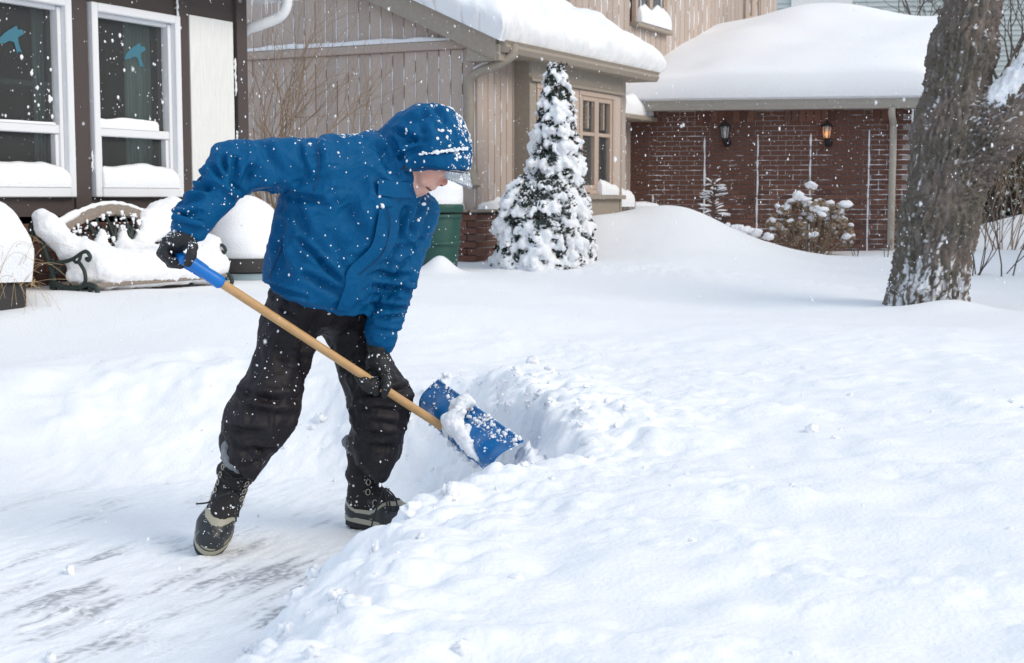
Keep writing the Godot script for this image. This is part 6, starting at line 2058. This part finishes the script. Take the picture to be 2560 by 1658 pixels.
	swell(visor, func(p: Vector3, _n: Vector3) -> float: return 0.003 * n_fine.get_noise_3dv(p * 9.0) + 0.002)
	world_part(o, "cap_peak", visor, M.cap)
	flecks(o, visor, 500, 0.0012, 0.004, func(p: Vector3, _n: Vector3) -> float: return clampf(0.4 + 1.5 * n_fine.get_noise_3dv(p * 6.0), 0.0, 1.0), "peak_frost")
	# front flap, zip and pockets
	var left := on_front(both, [Vector3(-0.469, 1.256, -5.05), Vector3(-0.477, 1.206, -5.05), Vector3(-0.502, 1.124, -5.05), Vector3(-0.579, 1.047, -5.05), Vector3(-0.594, 0.982, -5.05), Vector3(-0.627, 0.897, -5.08)], 5, 0.005)
	var right := on_front(both, [Vector3(-0.415, 1.265, -5.05), Vector3(-0.402, 1.192, -5.05), Vector3(-0.442, 1.093, -5.05), Vector3(-0.518, 1.022, -5.05), Vector3(-0.54, 0.965, -5.05), Vector3(-0.584, 0.888, -5.08)], 5, 0.005)
	var frows := [[], [], [], []]
	for k in left.size():
		var a: Vector3 = left[k]
		var b: Vector3 = right[k]
		frows[0].append(a - Vector3(0.003, 0, 0.008))
		frows[1].append(a)
		frows[2].append(a.lerp(b, 0.85))
		frows[3].append(a.lerp(b, 0.9) - Vector3(-0.003, 0, 0.008))
	part(jacket, "front_flap", MB.new().sheet(frows), M.jacket)
	part(jacket, "zip", MB.new().tube(on_front(both, [Vector3(-0.441, 1.262, -5.05), Vector3(-0.436, 1.192, -5.05), Vector3(-0.468, 1.093, -5.05), Vector3(-0.547, 1.024, -5.05)], 5, 0.007), [0.0016], 6), M.zipper)
	part(jacket, "pocket_edge", MB.new().tube(on_front(both, [Vector3(-0.814, 1.125, -5), Vector3(-0.84, 1.074, -5), Vector3(-0.866, 1.01, -5)], 5, 0.0), [0.0022], 6), M.jacket_dark)
	part(jacket, "shoulder_seam", MB.new().tube(on_front(both, [Vector3(-0.68, 1.496, -5), Vector3(-0.67, 1.429, -5), Vector3(-0.678, 1.346, -5), Vector3(-0.706, 1.29, -5)], 5, -0.0004), [0.0014], 6), M.jacket_dark)
	part(jacket, "hem_seam", MB.new().tube(on_front(both, [Vector3(-0.864, 0.976, -5.05), Vector3(-0.796, 0.948, -5.05), Vector3(-0.697, 0.915, -5.05), Vector3(-0.629, 0.901, -5.05)], 5, -0.0002), [0.0014], 6), M.jacket_dark)
	var chin := MB.new()
	var crow := [[], []]
	for p: Vector3 in on_front(both, [Vector3(-0.473, 1.31, -5.1), Vector3(-0.421, 1.299, -5.1), Vector3(-0.368, 1.299, -5.1)], 5, 0.0):
		crow[0].append(p)
		crow[1].append(p + Vector3(0.004, 0.056, 0.004))
	chin.plate(crow, Vector3(0, 0, -0.02))
	part(jacket, "chin_tab", swell(chin, func(p: Vector3, _n: Vector3) -> float: return 0.002 * n_fine.get_noise_3dv(p * 5.0)), M.jacket)
	var strap := []
	for q: Array in [[Vector3(-1.141, 1.235, -4.85), Vector3(-1.041, 1.207, -4.85)]]:
		strap = on_front(both, [q[0], (q[0] as Vector3).lerp(q[1], 0.5), q[1]], 5, 0.004)
	part(jacket, "cuff_strap", MB.new().tube(strap, [0.012], 8), M.jacket)
	# snow on the jacket
	flecks(o, both, 420, 0.001, 0.0038, func(p: Vector3, n: Vector3) -> float: return 0.35 if n.z > -0.2 else 0.1)
	flecks(o, both, 420, 0.0015, 0.007, func(p: Vector3, n: Vector3) -> float: return clampf(n.y * 1.6 - 0.75, 0.0, 1.0) * clampf(0.25 + 2.4 * n_fine.get_noise_3dv(p * 3.0), 0.0, 1.0) * smoothstep(-0.78, -0.62, p.x), "shoulder_snow")
	flecks(o, both, 110, 0.0015, 0.006, func(p: Vector3, _n: Vector3) -> float: return exp(-pow(p.distance_to(Vector3(-1.109, 1.22, -4.8)) / 0.05, 2.0)), "cuff_snow")
	flecks(o, both, 150, 0.0015, 0.008, func(p: Vector3, _n: Vector3) -> float: return exp(-pow(p.distance_to(Vector3(-0.459, 1.273, -5.05)) / 0.035, 2.0)) + 0.7 * exp(-pow(p.distance_to(Vector3(-0.299, 1.29, -5.22)) / 0.05, 2.0)), "collar_snow")
	flecks(o, hood, 1100, 0.0012, 0.0065, func(p: Vector3, n: Vector3) -> float:
		var a := n_fine.get_noise_3d(p.x * 5.0 + p.y * 3.0, p.y * 7.0, p.z * 5.0)
		var front := smoothstep(-0.32, -0.17, p.x)
		return clampf(a * 3.2 - 0.5 + front * 0.7 * clampf(n.x + n.y, 0.0, 1.0) + clampf(n.y - 0.7, 0.0, 1.0) * 1.5, 0.0, 1.0) * clampf(front + 0.12, 0.0, 1.0), "hood_snow")
	var seam := []
	for k in 90:
		var t := pow(rng.randf(), 0.7)
		var p: Vector3 = Vector3(-0.327, 1.452, -5.1).lerp(Vector3(-0.156, 1.473, -5.12), t)
		var z := front_z(hood, p.x, p.y, 0.008)
		seam.append(Transform3D(Basis.from_euler(Vector3(0, rng.randf() * 6, 0)).scaled(Vector3(1.6, 1.0, 1.0) * rng.randf_range(0.0015, 0.0045)), Vector3(p.x, p.y + rng.randfn() * 0.0025, z + 0.001)))
	many(jacket, "seam_snow", lump(Vector3.ONE, 0.45, 16, 4, 7).mesh(M.flake), seam)

	# trousers
	var tb := [
		[Vector3(-0.722, 0.941, -5.29), Vector3(-0.769, 0.896, -5.3), 0.142, 0.12],
		[Vector3(-0.715, 0.941, -5.29), Vector3(-0.654, 0.888, -5.4), 0.142, 0.12],
		[Vector3(-0.815, 0.874, -5.29), Vector3(-0.845, 0.716, -5.23), 0.118, 0.096],
		[Vector3(-0.845, 0.716, -5.23), Vector3(-0.894, 0.548, -5.15), 0.096, 0.114],
		[Vector3(-0.894, 0.548, -5.15), Vector3(-0.925, 0.491, -5.14), 0.116, 0.122],
		[Vector3(-0.934, 0.473, -5.14), Vector3(-0.975, 0.39, -5.17), 0.112, 0.09],
		[Vector3(-0.975, 0.39, -5.17), Vector3(-0.985, 0.309, -5.15), 0.09, 0.062],
		[Vector3(-0.964, 0.382, -5.09), Vector3(-0.948, 0.329, -5.06), 0.075, 0.045],
		[Vector3(-0.632, 0.854, -5.44), Vector3(-0.587, 0.692, -5.44), 0.11, 0.096],
		[Vector3(-0.587, 0.692, -5.44), Vector3(-0.507, 0.544, -5.39), 0.096, 0.114],
		[Vector3(-0.497, 0.521, -5.39), Vector3(-0.508, 0.467, -5.39), 0.114, 0.11],
		[Vector3(-0.512, 0.459, -5.39), Vector3(-0.524, 0.346, -5.42), 0.102, 0.095],
		[Vector3(-0.524, 0.346, -5.42), Vector3(-0.522, 0.268, -5.42), 0.095, 0.064],
		[Vector3(-0.506, 0.302, -5.36), Vector3(-0.503, 0.249, -5.35), 0.055, 0.03],
	]
	var tc := [
		[Vector3(-1.022, 0.477, -5), Vector3(-0.895, 0.463, -5), 0.014, 0.016], [Vector3(-0.938, 0.405, -5), Vector3(-0.86, 0.398, -5), 0.012, 0.018], [Vector3(-0.907, 0.585, -5), Vector3(-0.765, 0.57, -5), 0.018, 0.015], [Vector3(-0.963, 0.606, -5), Vector3(-0.836, 0.57, -5), 0.014, 0.014], [Vector3(-0.978, 0.556, -5), Vector3(-0.795, 0.513, -5), 0.02, 0.013], [Vector3(-1.002, 0.434, -5), Vector3(-0.925, 0.369, -5), 0.014, 0.012],
		[Vector3(-0.848, 0.727, -5), Vector3(-0.721, 0.706, -5), 0.014, 0.007], [Vector3(-0.818, 0.827, -5), Vector3(-0.835, 0.685, -5), 0.02, 0.009], [Vector3(-0.762, 0.784, -5), Vector3(-0.75, 0.642, -5), 0.016, 0.01], [Vector3(-0.874, 0.869, -5), Vector3(-0.79, 0.827, -5), 0.016, 0.009], [Vector3(-0.968, 0.34, -5), Vector3(-0.911, 0.355, -5), 0.01, 0.01],
		[Vector3(-0.567, 0.568, -5), Vector3(-0.383, 0.578, -5), 0.013, 0.014], [Vector3(-0.575, 0.513, -5), Vector3(-0.412, 0.502, -5), 0.014, 0.017], [Vector3(-0.539, 0.535, -5), Vector3(-0.369, 0.527, -5), 0.012, 0.011], [Vector3(-0.54, 0.47, -5), Vector3(-0.412, 0.441, -5), 0.014, 0.011], [Vector3(-0.547, 0.413, -5), Vector3(-0.412, 0.398, -5), 0.014, 0.011], [Vector3(-0.58, 0.642, -5), Vector3(-0.453, 0.62, -5), 0.016, 0.009], [Vector3(-0.452, 0.727, -5), Vector3(-0.376, 0.585, -5), 0.016, 0.009], [Vector3(-0.607, 0.827, -5), Vector3(-0.53, 0.77, -5), 0.016, 0.01], [Vector3(-0.534, 0.369, -5), Vector3(-0.434, 0.348, -5), 0.012, 0.012],
	]
	var tr := nets(tb, 0.0078, 0.03)
	swell(tr, func(p: Vector3, n: Vector3) -> float: return 0.008 * folds.get_noise_3d(p.x * 5.0 + 9.0, p.y * 4.0, p.z * 5.0) + 1.2 * pleat(folds, Vector3(p.x * 1.2, p.y * 0.75, p.z) + Vector3(5, 2, 1)) + 0.62 * crease(tc, p, n))
	world_part(o, "trousers", tr, M.trousers)
	flecks(o, tr, 380, 0.0011, 0.0048, func(p: Vector3, n: Vector3) -> float: return clampf(0.25 + n.y * 0.4 + 0.6 * n_fine.get_noise_3dv(p * 2.0), 0.03, 1.0), "trouser_snow")
	flecks(o, tr, 60, 0.0015, 0.006, func(p: Vector3, _n: Vector3) -> float: return exp(-pow(p.distance_to(Vector3(-0.876, 0.404, -4.97)) / 0.03, 2.0)) + 0.6 * exp(-pow(p.distance_to(Vector3(-0.889, 0.613, -4.9)) / 0.05, 2.0)), "fold_snow")

	# gloves
	glove(o, "glove", [
		[Vector3(-1.103, 1.189, -4.86), Vector3(-1.137, 1.152, -4.85), 0.036, 0.04],
		[Vector3(-1.129, 1.156, -4.825), Vector3(-1.165, 1.15, -4.83), 0.03, 0.02], [Vector3(-1.134, 1.155, -4.85), Vector3(-1.174, 1.147, -4.855), 0.03, 0.02], [Vector3(-1.139, 1.154, -4.88), Vector3(-1.177, 1.146, -4.88), 0.03, 0.019], [Vector3(-1.142, 1.153, -4.905), Vector3(-1.178, 1.145, -4.905), 0.026, 0.017],
		[Vector3(-1.167, 1.15, -4.828), Vector3(-1.181, 1.11, -4.826), 0.0165, 0.015], [Vector3(-1.181, 1.11, -4.826), Vector3(-1.152, 1.08, -4.824), 0.015, 0.0145], [Vector3(-1.152, 1.08, -4.824), Vector3(-1.122, 1.079, -4.823), 0.0145, 0.013],
		[Vector3(-1.178, 1.147, -4.854), Vector3(-1.194, 1.109, -4.854), 0.0165, 0.0155], [Vector3(-1.194, 1.109, -4.854), Vector3(-1.164, 1.075, -4.854), 0.0155, 0.0145], [Vector3(-1.164, 1.075, -4.854), Vector3(-1.129, 1.068, -4.853), 0.0145, 0.013],
		[Vector3(-1.18, 1.146, -4.88), Vector3(-1.197, 1.108, -4.881), 0.016, 0.015], [Vector3(-1.197, 1.108, -4.881), Vector3(-1.168, 1.075, -4.881), 0.015, 0.014], [Vector3(-1.168, 1.075, -4.881), Vector3(-1.135, 1.069, -4.88), 0.014, 0.0125],
		[Vector3(-1.18, 1.145, -4.904), Vector3(-1.195, 1.112, -4.906), 0.0145, 0.0135], [Vector3(-1.195, 1.112, -4.906), Vector3(-1.171, 1.082, -4.906), 0.0135, 0.0125], [Vector3(-1.171, 1.082, -4.906), Vector3(-1.143, 1.076, -4.905), 0.0125, 0.0115],
		[Vector3(-1.107, 1.167, -4.825), Vector3(-1.076, 1.135, -4.8), 0.025, 0.0175], [Vector3(-1.076, 1.135, -4.8), Vector3(-1.077, 1.106, -4.785), 0.0175, 0.0165], [Vector3(-1.077, 1.106, -4.785), Vector3(-1.089, 1.079, -4.785), 0.0165, 0.014],
	], [Vector3(-1.086, 1.209, -4.86), Vector3(-1.098, 1.193, -4.86), Vector3(-1.105, 1.182, -4.86), Vector3(-1.112, 1.171, -4.86), Vector3(-1.116, 1.164, -4.86)], 1.0)
	glove(o, "glove", [
		[Vector3(-0.497, 0.742, -5.295), Vector3(-0.507, 0.687, -5.285), 0.038, 0.04],
		[Vector3(-0.507, 0.687, -5.285), Vector3(-0.532, 0.645, -5.3), 0.036, 0.022], [Vector3(-0.5, 0.688, -5.275), Vector3(-0.511, 0.637, -5.285), 0.036, 0.022], [Vector3(-0.491, 0.689, -5.265), Vector3(-0.493, 0.636, -5.275), 0.034, 0.02], [Vector3(-0.484, 0.689, -5.265), Vector3(-0.477, 0.631, -5.265), 0.03, 0.018],
		[Vector3(-0.536, 0.642, -5.295), Vector3(-0.556, 0.644, -5.255), 0.0165, 0.0155], [Vector3(-0.556, 0.644, -5.255), Vector3(-0.566, 0.641, -5.22), 0.0155, 0.0145], [Vector3(-0.566, 0.641, -5.22), Vector3(-0.556, 0.617, -5.21), 0.0145, 0.013],
		[Vector3(-0.514, 0.632, -5.28), Vector3(-0.53, 0.632, -5.235), 0.0165, 0.0155], [Vector3(-0.53, 0.632, -5.235), Vector3(-0.543, 0.626, -5.21), 0.0155, 0.0145], [Vector3(-0.543, 0.626, -5.21), Vector3(-0.54, 0.599, -5.21), 0.0145, 0.013],
		[Vector3(-0.495, 0.627, -5.27), Vector3(-0.506, 0.621, -5.225), 0.016, 0.015], [Vector3(-0.506, 0.621, -5.225), Vector3(-0.521, 0.611, -5.21), 0.015, 0.014], [Vector3(-0.521, 0.611, -5.21), Vector3(-0.523, 0.587, -5.215), 0.014, 0.0125],
		[Vector3(-0.48, 0.622, -5.265), Vector3(-0.488, 0.609, -5.225), 0.0145, 0.0135], [Vector3(-0.488, 0.609, -5.225), Vector3(-0.5, 0.596, -5.21), 0.0135, 0.0125], [Vector3(-0.5, 0.596, -5.21), Vector3(-0.502, 0.578, -5.215), 0.0125, 0.0115],
		[Vector3(-0.483, 0.676, -5.255), Vector3(-0.463, 0.636, -5.21), 0.024, 0.0175], [Vector3(-0.463, 0.636, -5.21), Vector3(-0.462, 0.604, -5.195), 0.0175, 0.0165], [Vector3(-0.462, 0.604, -5.195), Vector3(-0.47, 0.575, -5.2), 0.0165, 0.013],
	], [Vector3(-0.493, 0.772, -5.295), Vector3(-0.495, 0.754, -5.295), Vector3(-0.497, 0.742, -5.295), Vector3(-0.498, 0.73, -5.295), Vector3(-0.498, 0.721, -5.295)], 0.4)

	# boots
	boot(o, "boot", Vector3(-1.075, 0.155, -5.29), Vector3(-0.1, -0.45, 0.88), Vector3(0.36, 0.86, 0.36), [
		[Vector3(-0.991, 0.261, -4.95), Vector3(-0.968, 0.254, -4.93), Vector3(-0.96, 0.223, -4.93), Vector3(-0.967, 0.176, -4.94)], [Vector3(-0.991, 0.261, -4.95), Vector3(-0.973, 0.246, -4.93), Vector3(-0.971, 0.211, -4.93), Vector3(-0.974, 0.16, -4.94)],
		[Vector3(-0.991, 0.261, -4.95), Vector3(-1.027, 0.254, -4.93), Vector3(-1.069, 0.229, -4.94), Vector3(-1.118, 0.219, -4.96)], [Vector3(-0.995, 0.264, -4.95), Vector3(-1.034, 0.246, -4.93), Vector3(-1.057, 0.221, -4.94), Vector3(-1.066, 0.202, -4.96)]])
	boot(o, "boot", Vector3(-0.645, 0.03, -5.5), Vector3(0.906, -0.045, 0.42), Vector3(0, 1, 0), [
		[Vector3(-0.484, 0.198, -5.34), Vector3(-0.469, 0.152, -5.34), Vector3(-0.464, 0.112, -5.35), Vector3(-0.449, 0.106, -5.35), Vector3(-0.438, 0.122, -5.35), Vector3(-0.449, 0.167, -5.34), Vector3(-0.481, 0.198, -5.34)], [Vector3(-0.484, 0.195, -5.34), Vector3(-0.478, 0.154, -5.33), Vector3(-0.473, 0.101, -5.34)],
		[Vector3(-0.49, 0.192, -5.34), Vector3(-0.515, 0.121, -5.34), Vector3(-0.53, 0.076, -5.33), Vector3(-0.536, 0.042, -5.33)]])

func build_snowfall() -> void:
	var at := []
	for k in 7000:
		var d := 1.6 + 17.0 * pow(rng.randf(), 0.6)
		var x := rng.randf_range(-0.42, 0.42) * d
		var y := rng.randf_range(0.5, 1.35 + 0.17 * d)
		var s := rng.randf_range(0.0006, 0.0016) + d * 0.00009 + 0.0022 * pow(rng.randf(), 30.0)
		at.append(Transform3D(Basis(Vector3(0, 0, 1), -0.25).scaled(Vector3(1, 1.7, 1) * s), Vector3(x, y, -d)))
	var o := many(self, "falling_snow", lump(Vector3.ONE, 0.3, 17, 4, 6).mesh(M.flake), at)
	tag(o, "fine white snowflakes drifting through the air", "snowflakes")

func _ready() -> void:
	rng.seed = 20
	var cam := Camera3D.new()
	cam.name = "camera"
	cam.fov = 26.217
	cam.position = Vector3(0, 1.3, 0)
	cam.rotation_degrees = Vector3(-5.392, 0, 0)
	cam.near = 0.1
	cam.far = 300.0
	cam.current = true
	var lens := CameraAttributesPhysical.new()
	lens.frustum_focal_length = 51.53
	lens.frustum_focus_distance = 5.25
	lens.frustum_far = 300.0
	lens.frustum_near = 0.1
	lens.exposure_aperture = 9.0
	cam.attributes = lens
	cam.fov = 26.217
	add_child(cam)
	var we := WorldEnvironment.new()
	we.name = "environment"
	var env := Environment.new()
	env.background_mode = Environment.BG_SKY
	var sky := Sky.new()
	var ps := ProceduralSkyMaterial.new()
	ps.sky_top_color = Color(0.80, 0.87, 0.96)
	ps.sky_horizon_color = Color(0.89, 0.93, 0.985)
	ps.sky_curve = 0.3
	ps.ground_horizon_color = Color(0.90, 0.92, 0.95)
	ps.ground_bottom_color = Color(0.85, 0.87, 0.9)
	ps.sun_angle_max = 60.0
	ps.sun_curve = 0.2
	ps.sky_energy_multiplier = 0.88
	sky.sky_material = ps
	env.sky = sky
	env.tonemap_mode = Environment.TONE_MAPPER_LINEAR
	env.tonemap_exposure = 1.42
	env.sdfgi_enabled = true
	env.ssao_enabled = true
	env.ssil_enabled = true
	we.environment = env
	add_child(we)
	var sun := DirectionalLight3D.new()
	sun.name = "sun"
	sun.light_energy = 0.42
	sun.light_color = Color(1.0, 0.97, 0.93)
	sun.light_angular_distance = 35.0
	sun.shadow_enabled = true
	add_child(sun)
	sun.look_at_from_position(Vector3.ZERO, -Vector3(0.85, 0.66, 0.4), Vector3.UP)
	make_materials()
	var t0 := Time.get_ticks_msec()
	for step: Callable in [build_ground, build_left_house, build_tan_house, build_garage, build_lanterns, build_far, build_tree, build_bench, build_pots, build_plants, build_across, build_shovel, build_person, build_snowfall]:
		step.call()
		print(step.get_method(), " ", Time.get_ticks_msec() - t0)
		t0 = Time.get_ticks_msec()

func build_lanterns() -> void:
	wall_lantern(Vector3(2.97, 2.15, -19.93), -10.6, false)
	wall_lantern(Vector3(4.32, 2.14, -19.68), -10.6, true)
